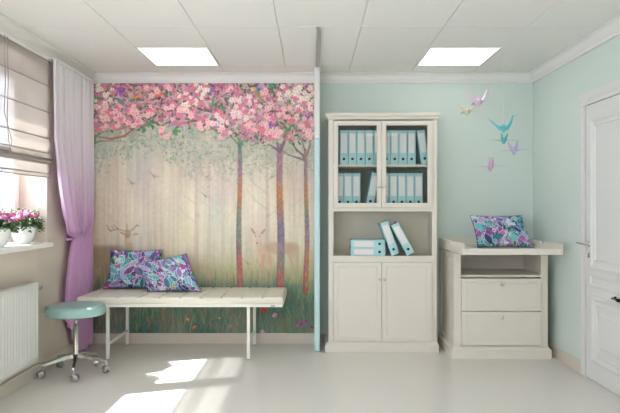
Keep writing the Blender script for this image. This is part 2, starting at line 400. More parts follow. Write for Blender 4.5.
def srgb_lin(a):
    a = np.clip(a/255, 0, 1); return np.where(a <= 0.04045, a/12.92, ((a+0.055)/1.055)**2.4)

def paint_mural():
    rng = np.random.default_rng(5); R = random.Random(7); X0, Y0 = 91.0, 83.0
    c = Canvas(222.5, 250, 2.0); px = c.X+X0; py = c.Y+Y0; N = lambda a, b: noise2(c.w, c.h, a, b, rng)
    # mist background by height
    keys = [(83, (196, 168, 178)), (118, (190, 176, 178)), (140, (178, 180, 166)), (165, (202, 194, 178)), (185, (210, 199, 182)), (215, (214, 204, 184)),
            (245, (208, 199, 174)), (262, (188, 184, 154)), (274, (150, 154, 122)), (286, (102, 128, 110)), (304, (68, 104, 94)), (333, (56, 90, 82))]
    for k in range(3): c.a[..., k] = np.interp(py, [q[0] for q in keys], [q[1][k] for q in keys])
    glow = np.exp(-((px-188)/60)**2-((py-214)/46)**2); c.blend(glow*0.8, (234, 226, 204))
    glow = np.exp(-((px-262)/30)**2-((py-215)/38)**2); c.blend(glow*0.35, (230, 222, 202))
    left = np.clip((135-px)/45, 0, 1)*np.clip((py-150)/60, 0, 1); c.blend(left*0.45, (170, 148, 122))
    lb = np.clip((130-px)/14, 0, 1)*np.clip((py-243)/5, 0, 1)*np.clip((300-py)/20, 0, 1); c.blend(lb*0.55, (120, 96, 76))
    # soft colour drifts and vertical brush streaks
    for col, a, b, s in (((196, 168, 178), 8, 5, .35), ((168, 182, 184), 9, 6, .3), ((222, 206, 160), 7, 5, .3), ((178, 150, 130), 10, 6, .22)):
        c.blend(np.clip(N(a, b)-0.45, 0, 1)*s*2, col)
    st = N(150, 6)-0.5; c.a += st[..., None]*np.array([16, 14, 12]); c.a += ((N(90, 110)-0.5)*8)[..., None]
    # pale far trees
    for x, w, al in ((118, 3, .16), (196, 6, .22), (208, 4, .16), (222, 3, .14), (266, 5, .35), (148, 3, .1), (292, 3, .15)):
        c.line([(x-X0, 150-Y0), (x-X0+1, 215-Y0), (x-X0-1, 275-Y0)], [w*.7, w*.8, w], (176, 150, 146), al)
        for k in range(5):
            yy = 165+k*13+R.random()*6; sgn = R.choice((-1, 1)); c.line([(x-X0, yy-Y0), (x-X0+sgn*12, yy-9-Y0), (x-X0+sgn*20, yy-20-Y0)], [2, 1.2, .6], (176, 150, 146), al*.8)
    # sage foliage hanging below the blossom
    def low(x): return np.interp(x, [91, 110, 125, 140, 160, 180, 200, 215, 230, 250, 270, 290, 313], [174, 160, 150, 146, 146, 164, 172, 176, 168, 172, 172, 162, 160])
    for i in range(3600):
        x = R.uniform(91, 313); t = R.random()**1.1*1.16; y = 122+t*(low(x)+5*math.sin(x*.31)+3*math.sin(x*.83)-122)+R.uniform(-4, 4)
        f = max(0, (y-122)/50); col = R.choice([(140, 154, 128), (120, 140, 114), (160, 168, 148), (108, 128, 106), (172, 156, 168), (158, 178, 166), (200, 196, 176), (206, 198, 182)])
        c.ell(x-X0, y-Y0, R.uniform(1.2, 2.8), R.uniform(.5, 1.1), col, R.uniform(0, 3.1), R.uniform(.4, .85)*max(.25, 1-.62*f), leaf=True)
    for i in range(70):
        x = R.uniform(93, 311); y = R.uniform(124, low(x)-12); c.ell(x-X0, y-Y0, R.uniform(5, 11), R.uniform(3, 7), R.choice([(140, 150, 128), (184, 180, 164), (172, 160, 170), (158, 166, 150), (196, 190, 172)]), R.uniform(0, 3), .3, soft=.9)
    # grass zone
    for i in range(3200):
        y = 333-R.random()**1.1*72; x = R.uniform(91, 313); d = (y-262)/70
        cols = [(70, 118, 104), (56, 100, 88), (92, 140, 108), (60, 128, 122), (130, 112, 84), (158, 120, 92), (148, 150, 92), (176, 132, 84), (96, 84, 88), (120, 90, 96)]
        if y < 285: cols = [(190, 170, 104), (204, 176, 110), (168, 168, 120), (150, 160, 120), (192, 150, 110), (176, 182, 150), (206, 160, 96), (140, 156, 130)]
        L = R.uniform(4, 13); c.line([(x-X0, y-Y0), (x-X0+R.uniform(-1.5, 1.5), y-L*.5-Y0), (x-X0+R.uniform(-3, 3), y-L-Y0)], [1.0, .8, .3], R.choice(cols), R.uniform(.25, .6)*min(1, .35+d))
    # vertical drips in teal and rust
    for i in range(190):
        x = R.uniform(91, 313); y0 = R.uniform(268, 300); c.line([(x-X0, y0-Y0), (x-X0, y0+R.uniform(12, 45)-Y0)], R.uniform(.5, 1.3), R.choice([(70, 132, 124), (60, 110, 96), (168, 110, 92), (176, 148, 98), (104, 92, 110)]), .35)
    for i in range(46):
        x = R.uniform(95, 311); y = R.uniform(296, 332); s = R.choice((-1, 1)); c.line([(x-X0, y-Y0), (x-X0+s*1.5, y-8-Y0), (x-X0+s*5, y-15-Y0)], [1.1, 1, .4], (130, 166, 116), .55)
    for x, y, col, r in ((263, 309, (206, 62, 58), 3.6), (274, 315, (190, 130, 176), 3.2), (300, 323, (176, 70, 130), 3), (305, 321, (178, 74, 140), 2.6), (297, 325, (190, 90, 150), 2.2),
                         (311, 327, (160, 40, 70), 1.6), (262, 331, (206, 176, 186), 2.6), (188, 319, (212, 160, 70), 2.2), (194, 327, (214, 120, 92), 2.4), (104, 300, (196, 60, 60), 1.5), (100, 327, (176, 70, 130), 2),
                         (106, 323, (196, 90, 60), 1.6), (150, 322, (190, 80, 70), 1.6), (230, 326, (204, 130, 90), 1.8), (219, 318, (200, 170, 90), 1.5), (306, 292, (214, 150, 84), 3), (99, 283, (196, 66, 62), 1.3)):
        for k in range(6): c.ell(x-X0+R.uniform(-.5, .5)*r, y-Y0+R.uniform(-.4, .4)*r, r*.5, r*.32, [min(255, q+R.uniform(-18, 18)) for q in col], R.uniform(0, 3), .85)
    # pale fern left of centre
    for k in range(9):
        for s in (-1, 1): c.line([(224-X0, 262+k*3-Y0), (224-X0+s*8, 259+k*3-Y0)], [1, .4], (168, 196, 160), .4)
    # deer with antlers (left) and standing deer (right)
    tan = (156, 124, 92)
    c.line([(127-X0, 236-Y0), (129-X0, 248-Y0)], [5, 8], (184, 156, 122), .65); c.ell(128-X0, 234-Y0, 3.2, 4.6, tan, 0, .5); c.ell(129-X0, 240-Y0, 2, 2.6, (214, 196, 168), 0, .6)
    c.ell(122.5-X0, 233-Y0, 2.6, 1, (150, 118, 96), .5, .55); c.ell(136-X0, 234-Y0, 3.2, 1, (158, 130, 104), -.2, .45)
    for pts in ([(126, 231), (118, 229), (111, 231), (107, 225)], [(118, 229), (114, 225)], [(111, 231), (108, 229)], [(114, 230), (112, 226)], [(130, 231), (133, 229), (137, 225), (139, 226)], [(127, 230), (127, 224)]):
        c.line([(a-X0, b-Y0) for a, b in pts], 1.1, (140, 110, 92), .6)
    c.ell(112-X0, 258-Y0, 20, 12, (150, 122, 98), .0, .3)
    body = (178, 144, 120)
    c.ell(280-X0, 248-Y0, 17, 6.5, body, .02, .55, soft=.5); c.ell(292-X0, 250-Y0, 7, 8, body, 0, .45, soft=.5); c.line([(258-X0, 242-Y0), (262-X0, 252-Y0), (268-X0, 262-Y0)], [6, 9, 12], (200, 172, 150), .6)
    c.line([(257-X0, 233-Y0), (257-X0, 243-Y0)], [6.5, 3.6], (210, 190, 172), .75); c.ell(256.6-X0, 243-Y0, 1.1, .8, (120, 92, 80), 0, .7)
    c.ell(252.5-X0, 231-Y0, 3.6, 1.3, (176, 138, 110), 1.0, .7); c.ell(262.5-X0, 231.5-Y0, 3.4, 1.2, (176, 138, 110), -0.9+math.pi, .7)
    for q in (-2, 2): c.ell(257+q-X0, 236-Y0, .7, .6, (110, 86, 78), 0, .7)
    for x0, x1 in ((263, 261), (269, 271), (289, 293), (297, 296)): c.line([(x0-X0, 256-Y0), (x1-X0, 270-Y0), (x0-X0, 284-Y0)], [3.4, 2.2, 1.6], (186, 150, 132), .5)
    c.line([(258-X0, 260-Y0), (260-X0, 270-Y0)], 1.2, (214, 140, 84), .6)
    # flying birds in the mist
    for x, y, s in ((154, 176, 1.1), (132, 183, 1), (247, 263, .9), (205, 196, .8)):
        c.line([(x-5*s-X0, y-5*s-Y0), (x-X0, y-Y0), (x+5*s-X0, y+1-Y0)], [.8, 2, .8], (160, 140, 116), .5); c.line([(x-X0, y-Y0), (x+1-X0, y+3*s-Y0)], [2, .8], (160, 140, 116), .45)
    # trunks
    def trunk(x, y0, y1, w0, w1, segs):
        n = 26
        for k in range(n):
            t0, t1 = k/n, (k+1)/n; f = t0*(len(segs)-1); i = int(f); cc = [segs[i][q]*(1-(f-i))+segs[min(i+1, len(segs)-1)][q]*(f-i) for q in range(3)]
            xx = lambda t: x-X0+math.sin(t*7+x)*.8
            c.line([(xx(t0), y0+(y1-y0)*t0-Y0), (xx(t1), y0+(y1-y0)*t1-Y0)], [w0+(w1-w0)*t0, w0+(w1-w0)*t1], cc, .86)
            c.line([(xx(t0)-(w0+(w1-w0)*t0)*.3, y0+(y1-y0)*t0-Y0), (xx(t1)-(w0+(w1-w0)*t1)*.3, y0+(y1-y0)*t1-Y0)], 1.0, [q*.82 for q in cc], .5)
    G, B, O, T, V, RR = (92, 130, 108), (100, 110, 134), (186, 122, 84), (116, 138, 128), (142, 116, 138), (174, 96, 92)
    trunk(239, 141, 286, 3.6, 6.2, [G, B, V, O, O, T, T, (110, 120, 120), RR, RR, (150, 84, 84)])
    trunk(279.5, 146, 290, 5.6, 8.2, [V, (150, 110, 130), V, O, (168, 112, 84), V, B, V, (120, 130, 120), RR, (150, 90, 90)])
    trunk(305.5, 160, 292, 3.0, 5.8, [V, (120, 104, 112), O, (170, 110, 78), (110, 130, 112), V, V, O, RR, (164, 100, 80), (120, 90, 80)])
    for pts, w in (([(279, 152), (274, 148), (269, 145)], [3, 2.2, 1.6]), ([(280, 150), (283, 143), (286, 134)], [4, 3, 2]), ([(277, 149), (276, 142)], [2, 1]),
                   ([(305, 162), (302, 155), (296, 150), (290, 142)], [3, 2.4, 2, 1]), ([(305, 160), (304, 150), (300, 138)], [2.6, 2, 1]), ([(306, 156), (309, 146), (309, 140)], [2.2, 1.6, .8]),
                   ([(303, 160), (294, 157), (288, 155), (283, 151)], [2.4, 1.6, 1.2, .8]), ([(296, 152), (293, 144)], [1.4, .7])):
        c.line([(a-X0, b-Y0) for a, b in pts], w, (116, 96, 110), .85)
    for pts, w in (([(239, 146), (232, 138), (228, 130)], [2, 1.4, .8]), ([(239, 146), (245, 138), (250, 128)], [2, 1.4, .8])): c.line([(a-X0, b-Y0) for a, b in pts], w, (84, 110, 92), .7)
    for i in range(900):
        t = R.random(); k = R.randrange(3); x = (239, 279.5, 305.5)[k]; w = (5, 7, 4.5)[k]; y = 150+t*135
        c.line([(x-X0+R.uniform(-.5, .5)*w, y-Y0), (x-X0+R.uniform(-.5, .5)*w, y+R.uniform(2, 6)-Y0)], R.uniform(.4, 1), R.choice([(196, 150, 116), (120, 110, 130), (150, 160, 150), (170, 110, 100), (196, 160, 120), (110, 120, 116)]), .35)
    # blossom canopy
    def edge(x): return np.interp(x, [91, 100, 113, 125, 140, 150, 165, 178, 190, 205, 217, 232, 245, 262, 280, 300, 313], [128, 130, 126, 128, 127, 122, 120, 126, 124, 127, 130, 134, 140, 142, 140, 138, 138])
    cols = [(196, 104, 134), (208, 124, 146), (176, 98, 144), (196, 136, 146), (170, 116, 162), (208, 108, 120), (158, 136, 150), (184, 90, 114), (190, 118, 104)]
    for i in range(3000):
        x = R.uniform(91, 314); e = edge(x); y = R.uniform(82, e+2); c.ell(x-X0, y-Y0, R.uniform(.8, 2.4), R.uniform(.6, 1.5), R.choice(cols), R.uniform(0, 3), R.uniform(.35, .8))
    for i in range(60):
        x, y = R.uniform(91, 313), R.uniform(84, 126); c.ell(x-X0, y-Y0, R.uniform(2, 5), R.uniform(1.5, 3), R.choice([(150, 158, 168), (170, 120, 190), (168, 178, 160)]), R.uniform(0, 3), .4)
    for x, y in ((119, 90), (213, 90), (307, 116), (122, 92), (270, 124)):
        for k in range(9): c.ell(x-X0+R.uniform(-3, 3), y-Y0+R.uniform(-3, 3), 1.6, 1, (156, 84, 190), R.uniform(0, 3), .7)
    # curved bough at left
    c.line([(93-X0, 150-Y0), (96-X0, 136-Y0), (105-X0, 131-Y0)], [3, 2, 1.4], (98, 116, 90), .8); c.line([(100-X0, 137-Y0), (112-X0, 139-Y0), (125-X0, 136-Y0), (136-X0, 127-Y0)], [1.6, 2.4, 2.4, 2], (160, 92, 90), .85)
    c.line([(104-X0, 131-Y0), (118-X0, 130-Y0), (130-X0, 126-Y0), (138-X0, 122-Y0)], [1, 1.6, 1.6, 1.2], (150, 108, 96), .8); c.line([(91-X0, 145-Y0), (100-X0, 141-Y0), (114-X0, 141-Y0)], [2.4, 1.6, 1], (92, 108, 86), .7)
    for pts in ([(146, 100), (150, 92), (153, 84)], [(158, 104), (164, 98), (170, 94)], [(196, 108), (202, 100), (206, 92)], [(268, 120), (272, 112), (270, 102)]): c.line([(a-X0, b-Y0) for a, b in pts], 1.3, (160, 110, 110), .6)
    # leaves
    for i in range(430):
        x = R.uniform(91, 313); e = edge(x); y = R.uniform(83, e+6); c.ell(x-X0, y-Y0, R.uniform(1.6, 3.2), R.uniform(.6, 1.3), R.choice([(92, 122, 84), (76, 106, 78), (110, 140, 100), (88, 148, 112), (84, 84, 66), (70, 90, 70)]), R.uniform(0, 3.1), .85, leaf=True)
    for x, y in ((113, 124), (147, 116), (143, 128), (150, 124), (215, 104), (222, 108), (211, 128), (298, 116), (292, 128), (271, 86), (287, 131), (174, 131), (98, 98), (103, 96)):
        for k in range(5): c.ell(x-X0+R.uniform(-3, 3), y-Y0+R.uniform(-3, 3), R.uniform(2.4, 3.8), 1.3, R.choice([(86, 144, 96), (96, 130, 88), (70, 120, 96)]), R.uniform(0, 3.1), .85, leaf=True)
    for i in range(420):
        x = R.uniform(91, 313); y = R.uniform(83, edge(x)-2); c.ell(x-X0, y-Y0, R.uniform(.8, 1.8), R.uniform(.5, 1.1), R.choice([(120, 70, 96), (90, 92, 70), (140, 64, 90), (110, 90, 120)]), R.uniform(0, 3), .7)
    # five-petalled flowers in bunches
    def flower(x, y, r, col, core):
        a0 = R.uniform(0, 6.28)
        for k in range(5):
            a = a0+k*1.2566; cc = [min(255, q+R.uniform(-14, 10)) for q in col]; c.ell(x-X0+math.cos(a)*r*.58, y-Y0+math.sin(a)*r*.58, r*.5, r*.34, cc, a, .92)
        c.ell(x-X0, y-Y0, r*.2, r*.2, core, 0, .85)
    bunch = [(103, 97, 13, 20, 1), (96, 112, 8, 16, 1), (113, 108, 10, 16, 0), (110, 119, 14, 22, 0), (98, 124, 9, 14, 0), (127, 114, 13, 22, 0), (140, 112, 10, 16, 0), (134, 121, 9, 12, 0), (150, 108, 8, 12, 0),
             (104, 88, 12, 18, 1), (190, 95, 14, 26, 1), (201, 90, 10, 16, 1), (184, 104, 10, 16, 1), (172, 112, 9, 16, 0), (188, 113, 9, 16, 0), (164, 133, 6, 12, 0), (203, 124, 7, 12, 0), (220, 120, 9, 20, 2), (224, 133, 6, 12, 0),
             (240, 100, 10, 16, 2), (250, 105, 10, 22, 2), (244, 115, 9, 18, 2), (236, 112, 7, 12, 2), (250, 128, 8, 16, 0), (265, 129, 7, 14, 0), (276, 133, 7, 14, 0), (272, 112, 9, 14, 0), (288, 115, 10, 14, 0),
             (288, 95, 12, 22, 1), (303, 93, 11, 22, 1), (296, 106, 8, 14, 1), (306, 125, 8, 16, 0), (311, 134, 5, 8, 0), (310, 104, 6, 12, 1), (152, 90, 7, 8, 0), (164, 90, 8, 9, 0), (230, 90, 8, 8, 0), (258, 92, 8, 9, 0)]
    for x, y, r, n, k in bunch:
        for i in range(n//2+3):
            a = R.uniform(0, 6.28); q = r*math.sqrt(R.random()); col = [(230, 186, 188), (232, 224, 208), (232, 210, 210)][k] if R.random() < .7 else (210, 128, 150)
            flower(x+q*math.cos(a), y+q*math.sin(a)*.85, R.uniform(1.8, 3.2), col, (206, 84, 104) if k == 0 else (196, 120, 110))
    # little birds
    for x, y, b1, b2, s in ((121, 102, (70, 134, 170), (220, 92, 58), -1), (137, 98, (228, 150, 60), (90, 96, 110), 1), (158, 97, (220, 120, 60), (60, 70, 80), 1)):
        c.ell(x-X0, y-Y0, 3.6, 2, b1, -.5*s, .95); c.ell(x+1-X0, y+1.2-Y0, 2.2, 1.3, b2, -.5*s, .9); c.ell(x+2.6*s-X0, y-2.4-Y0, 1.5, 1.4, b1, 0, .95); c.line([(x-2*s-X0, y+1-Y0), (x-6*s-X0, y+4-Y0)], [1.6, .8], b2 if s > 0 else b1, .9)
    c.line([(253-X0, 87-Y0), (256-X0, 92-Y0), (262-X0, 102-Y0)], [3, 4.2, 1.6], [(206, 180, 84), (150, 140, 84)], .95); c.line([(251-X0, 86.5-Y0), (256-X0, 86-Y0)], 1.8, (70, 80, 96), .95); c.line([(256-X0, 88-Y0), (259-X0, 94-Y0)], 1.6, (70, 140, 180), .9)
    c.a = (c.a-128)*1.06+134
    return c

def painted_grid(name, canvas, P, m, parent=None, step=1, extra=None):
    h, w = canvas.h//step, canvas.w//step; J, I = np.meshgrid(np.arange(w), np.arange(h))
    co = P(J/(w-1), I/(h-1)).reshape(-1, 3); a = np.arange(h*w).reshape(h, w)
    q = np.stack([a[:-1, :-1], a[1:, :-1], a[1:, 1:], a[:-1, 1:]], -1).reshape(-1, 4)
    me = bpy.data.meshes.new(name); me.vertices.add(len(co)); me.vertices.foreach_set('co', co.ravel())
    me.loops.add(q.size); me.loops.foreach_set('vertex_index', q.ravel().astype(np.int32))
    me.polygons.add(len(q)); me.polygons.foreach_set('loop_start', (np.arange(len(q))*4).astype(np.int32)); me.polygons.foreach_set('loop_total', np.full(len(q), 4, np.int32))
    me.update(calc_edges=True)
    at_ = me.color_attributes.new('paint', 'FLOAT_COLOR', 'POINT'); col = np.ones((h*w, 4)); col[:, :3] = srgb_lin(canvas.a[::step, ::step][:h, :w]).reshape(-1, 3)
    at_.data.foreach_set('color', col.ravel().astype(np.float32)); me.materials.append(m)
    me.polygons.foreach_set('use_smooth', np.ones(len(q), bool)); me.validate()
    o = bpy.data.objects.new(name, me); COL.objects.link(o)
    if parent is not None: o.parent = parent
    return o

mur = paint_mural()
mx0, mx1, mz0, mz1 = (91-312)*YB/F, 0.021, 0.1, 2.549
def mural_P(u, v): return np.stack([u*(mx1-mx0), 0*u, (1-v)*(mz1-mz0)], -1)
mo = painted_grid('mural', mur, mural_P, M['mural'])
mo.location = (mx0, YB-0.004, mz0); md = mo.modifiers.new('thick', 'SOLIDIFY'); md.thickness = 0.003; md.offset = -1
tag(mo, 'wallpaper mural of a misty forest with deer under pink blossom on the back wall', 'mural')

# ------------------------------------------------------------------ partition between mural and cabinet, with its ceiling track
pr = empty('partition_panel', (0.0475, 5.70, 0), 'narrow floor-to-ceiling panel, mint below and white above, between the mural and the bookcase', 'partition')
for n, z0, z1, m in (('mint_section', 0.0, 1.97, 'part_teal'), ('white_section', 1.97, 2.639, 'part_white')):
    p = MB().box((0.021, 5.535, z0), (0.074, 5.86 if z0 == 0 else 5.855, z1), 0.012, seg=3)
    o = p.build(n, M[m], pr); fix(o, pr)
tk = MB(); tk.box((0.030, 4.34, 2.622), (0.046, 5.53, 2.6395), 0.003); tk.box((0.052, 4.34, 2.622), (0.068, 5.53, 2.6395), 0.003); tk.box((0.030, 4.34, 2.634), (0.068, 5.53, 2.6395))
tag(tk.build('ceiling_track', M['track'], loc=(0.048, 4.94, 2.639)), 'narrow grey metal track on the ceiling leading to the slim panel', 'track')

# ------------------------------------------------------------------ ceiling lights
emit = emis_mat('light_diffuser', (255, 253, 248), PANEL_E)
def ceiling_light(x, y, label, group=None):
    r = empty('ceiling_light', (x, y, ZC), label, 'ceiling light', group)
    f = MB(); a, b = 0.292, 0.308
    for lo, hi in (((-a, -b, -0.006), (a, -b+0.012, -0.0005)), ((-a, b-0.012, -0.006), (a, b, -0.0005)), ((-a, -b+0.012, -0.006), (-a+0.012, b-0.012, -0.0005)), ((a-0.012, -b+0.012, -0.006), (a, b-0.012, -0.0005))): f.box(lo, hi, 0.001, seg=1)
    f.build('light_frame', M['white'], r); MB().box((-a+0.012, -b+0.012, -0.005), (a-0.012, b-0.012, -0.001)).build('diffuser', emit, r)
    return r
ceiling_light(-1.145, 5.205, 'square recessed ceiling panel light above the mural, left of the two lit')
ceiling_light(1.255, 5.205, 'square recessed ceiling panel light above the changing table and paper cranes')
for x in (-1.145, 1.255):
    for y in (2.72, 0.28): ceiling_light(x, y, 'added fill light, an unseen square ceiling panel nearer the middle of the room', 'added fill lights out of view')  # four unseen panels added to help light the room

# ------------------------------------------------------------------ bookcase
def V(x, y, z): return Vector((x, y, z))
def build_bookcase():
    Yf, X0, X1 = 5.52, 0.152, 1.150; T = 0.02; Yk = 5.862
    r = empty('bookcase', ((X0+X1)/2, 5.70, 0), 'tall ivory bookcase with glazed upper doors, full of aqua binders', 'bookcase')
    def add(mb, n, m, p=None, lab=None):
        o = mb.build(n, M[m], p or r); fix(o, p or r)
        if lab: o['label'] = lab
        return o
    zt = 2.150; st = 0.045
    c = MB()
    c.box((X0, Yf, 0.075), (X0+T, Yk, zt), 0.002); c.box((X1-T, Yf, 0.075), (X1, Yk, zt), 0.002)
    c.box((X0+T, Yf+0.01, 0.075), (X1-T, Yk, 0.095)); c.box((X0+T, Yf, zt-0.02), (X1-T, Yk, zt))
    # face frame
    for a, b in ((X0+T, X0+st), (X1-st, X1-T)): c.box((a, Yf, 0.095), (b, Yf+0.022, zt-0.02))
    c.box((X0+st, Yf, 2.128), (X1-st, Yf+0.022, zt-0.001)); c.box((X0+st, Yf, 1.294), (X1-st, Yf+0.022, 1.328)); c.box((X0+st, Yf, 0.828), (X1-st, Yf+0.022, 0.884)); c.box((X0+st, Yf, 0.078), (X1-st, Yf+0.022, 0.098))
    # floor boards of niche and display case
    c.box((X0+T, Yf+0.005, 0.860), (X1-T, Yk, 0.882)); c.box((X0+T, Yf+0.022, 1.306), (X1-T, Yk, 1.330))
    add(c, 'carcass', 'cab')
    add(MB().box((X0+0.005, Yk, 0.08), (X1-0.005, Yk+0.008, zt)), 'back_panel', 'niche')
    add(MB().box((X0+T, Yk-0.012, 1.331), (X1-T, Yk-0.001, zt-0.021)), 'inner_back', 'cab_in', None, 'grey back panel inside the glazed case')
    add(MB().box((X0+T+0.002, Yf+0.03, 1.708), (X1-T-0.002, Yk-0.013, 1.728), 0.002), 'shelf', 'cab')
    # plinth and cornice
    p = MB(); p.box((X0-0.030, Yf-0.022, 0), (X1+0.012, Yk, 0.070), 0.003)
    p.loft([[V(X0-0.030, Yf-0.022, 0.070), V(X1+0.012, Yf-0.022, 0.070), V(X1+0.012, Yk, 0.070), V(X0-0.030, Yk, 0.070)], [V(X0-0.004, Yf-0.004, 0.095), V(X1+0.004, Yf-0.004, 0.095), V(X1+0.004, Yk, 0.095), V(X0-0.004, Yk, 0.095)]], smooth=False)
    add(p, 'plinth', 'cab')
    q = MB(); R = []
    for d, z in ((0.002, 2.140), (0.006, 2.150), (0.010, 2.162), (0.020, 2.174), (0.026, 2.178), (0.026, 2.197), (0.022, 2.200)):
        R.append([V(X0-d, Yf-d, z), V(X1+d, Yf-d, z), V(X1+d, Yk, z), V(X0-d, Yk, z)])
    q.loft(R, smooth=False); add(q, 'cornice', 'cab')
    xm = (X0+X1)/2-0.012; g = 0.0015
    # glazed doors
    for s, (a, b) in enumerate(((X0+st+0.002, xm-g), (xm+g, X1-st-0.002))):
        z0, z1 = 1.330, 2.126; fw = 0.042; y0 = Yf-0.018; d = MB()
        mp = lambda u, v, h: V(u, Yf-0.0005-h, v)
        d.rings((a, z0, b, z1), [(0, 0), (0, 0.015), (0.002, 0.018), (fw-0.008, 0.018), (fw-0.004, 0.012), (fw, 0.010), (fw, 0.0)], mp, cap=False)
        do = add(d, 'glass_door', 'cab')
        add(MB().box((a+fw-0.001, Yf-0.010, z0+fw-0.001), (b-fw+0.001, Yf-0.006, z1-fw+0.001)), 'glass_pane', 'cabglass', do)
        kx = (b-0.020) if s == 0 else (a+0.020); kz = 1.520; k = MB()
        k.box((kx-0.008, Yf-0.024, kz-0.020), (kx+0.008, Yf-0.0185, kz+0.012), 0.002); Rm = Matrix.Translation((kx, Yf-0.022, kz)) @ Matrix.Rotation(math.pi/2, 4, 'X')
        k.lathe([(0.001, 0), (0.005, 0), (0.005, 0.010), (0.011, 0.014), (0.012, 0.020), (0.006, 0.026), (0.001, 0.027)], n=14, M=Rm)
        add(k, 'door_knob', 'crystal', do)
    # lower doors
    for s, (a, b) in enumerate(((X0+st+0.002, xm-g), (xm+g, X1-st-0.002))):
        z0, z1 = 0.101, 0.826; mp = lambda u, v, h: V(u, Yf-0.0005-h, v); d = MB()
        d.rings((a, z0, b, z1), [(0, 0), (0, 0.015), (0.002, 0.018), (0.038, 0.018), (0.042, 0.0145), (0.047, 0.0147), (0.058, 0.0155)], mp)
        do = add(d, 'cabinet_door', 'cab'); kx = (b-0.020) if s == 0 else (a+0.020); kz = 0.672; k = MB()
        k.box((kx-0.007, Yf-0.024, kz-0.020), (kx+0.007, Yf-0.0185, kz+0.014), 0.002); Rm = Matrix.Translation((kx, Yf-0.022, kz)) @ Matrix.Rotation(math.pi/2, 4, 'X')
        k.lathe([(0.001, 0), (0.005, 0), (0.005, 0.010), (0.010, 0.014), (0.011, 0.020), (0.006, 0.026), (0.001, 0.027)], n=14, M=Rm)
        add(k, 'door_knob', 'crystal', do)
build_bookcase()

# ------------------------------------------------------------------ binders
BW, BH, BD = 0.074, 0.318, 0.255
def make_binder():
    r = empty('binder', (0, 0, 0)); c = MB()      # spine faces -Y, standing on z=0, origin at the front bottom centre
    c.box((-BW/2, 0, 0), (BW/2, 0.004, BH), 0.0015); c.box((-BW/2, 0.003, 0), (-BW/2+0.003, BD, BH), 0.001); c.box((BW/2-0.003, 0.003, 0), (BW/2, BD, BH), 0.001)
    c.build('cover', M['binder'], r)
    MB().box((-BW/2+0.006, 0.018, 0.006), (BW/2-0.006, BD-0.012, BH-0.012)).build('paper_block', M['paper'], r)
    MB().box((-BW/2+0.010, -0.0008, 0.108), (BW/2-0.010, 0.0005, 0.288), 0.0003, seg=1).build('spine_label', M['label'], r)
    h = MB(); Rm = Matrix.Translation((0, 0, 0.052)) @ Matrix.Rotation(math.pi/2, 4, 'X')
    h.lathe([(0.0005, -0.001), (0.0125, -0.001), (0.0125, 0.0012), (0.010, 0.0016), (0.009, 0.0004), (0.0005, 0.0004)], n=20, M=Rm); h.build('finger_hole', M['hole'], r)
    return r
proto_b = make_binder(); used_b = [False]
def place_binder(x, y, z, label, group, ry=0.0, rx=0.0, rz=0.0):
    o = proto_b if not used_b[0] else copy_tree(proto_b); used_b[0] = True
    o.location = (x, y, z); o.rotation_euler = (0, ry, rz); tag(o, label, 'binder', group); return o
Ybd = 5.565; zu, zl = 1.7285, 1.3305
xat = lambda px: (px-312)*Ybd/F
names = ['leftmost', 'second', 'third', 'fourth', 'fifth']
gu, gl = 'binders on the upper glazed shelf', 'binders on the lower glazed shelf'
for i, p in enumerate((344.0, 352.5, 361, 369.4)): place_binder(xat(p), Ybd, zu, f'upright aqua binder, {names[i]} on the upper shelf behind the left glass door', gu)
place_binder(xat(377.9), Ybd, zu, 'aqua binder on the upper shelf mostly hidden behind the left door frame edge', gu)
place_binder(xat(386.3), Ybd, zu, 'upright aqua binder partly hidden behind the right door frame, upper shelf', gu)
for i, p in enumerate((394.7, 403.1, 411.6)): place_binder(xat(p), Ybd, zu, f'upright aqua binder, {names[i+1]} on the upper shelf behind the right glass door', gu)
th = -0.145; place_binder(xat(421.6)+BW/2*math.cos(th), Ybd, zu+BW/2*abs(math.sin(th))+0.0005, 'aqua binder tilting to the left at the right end of the upper shelf', gu, ry=th)
for i, p in enumerate((339.6, 348.0, 356.4)): place_binder(xat(p), Ybd, zl, f'upright aqua binder, {names[i]} on the lower shelf behind the left glass door', gl)
th = 0.20; place_binder(xat(373.2)-BW/2*math.cos(th), Ybd, zl+BW/2*math.sin(th)+0.0005, 'aqua binder tilting to the right beside the gap on the lower glazed shelf', gl, ry=th)
for i, p in enumerate((385.0, 393.5, 401.9, 410.3, 418.7)):
    place_binder(xat(p), Ybd, zl, 'aqua binder on the lower shelf at the left frame of the right glass door' if i == 0 else f'upright aqua binder, {names[i]} on the lower shelf behind the right glass door', gl)
# open niche: two lying, two leaning
zn, Yn = 0.8825, 5.545; xn = lambda px: (px-312)*Yn/F; gn = 'binders in the open niche'
for k, lab in enumerate(('aqua binder lying flat in the open niche, under another', 'aqua binder lying flat in the open niche, on top of the stack')):
    place_binder(xn(385.2), Yn, zn+BW/2+k*(BW+0.0005), lab, gn, ry=-math.pi/2)
def lean(pxr, th, lab):     # foot on the niche floor at pixel pxr, leaning to the left
    return place_binder(xn(pxr)+BW/2*math.cos(th), Yn+0.0, zn+BW/2*math.sin(abs(th))+0.0005, lab, gn, ry=th)
lean(391.6, -0.33, 'aqua binder leaning left against the lying stack in the open niche')
lean(407.4, -0.50, 'rightmost aqua binder in the open niche, leaning on its neighbour')

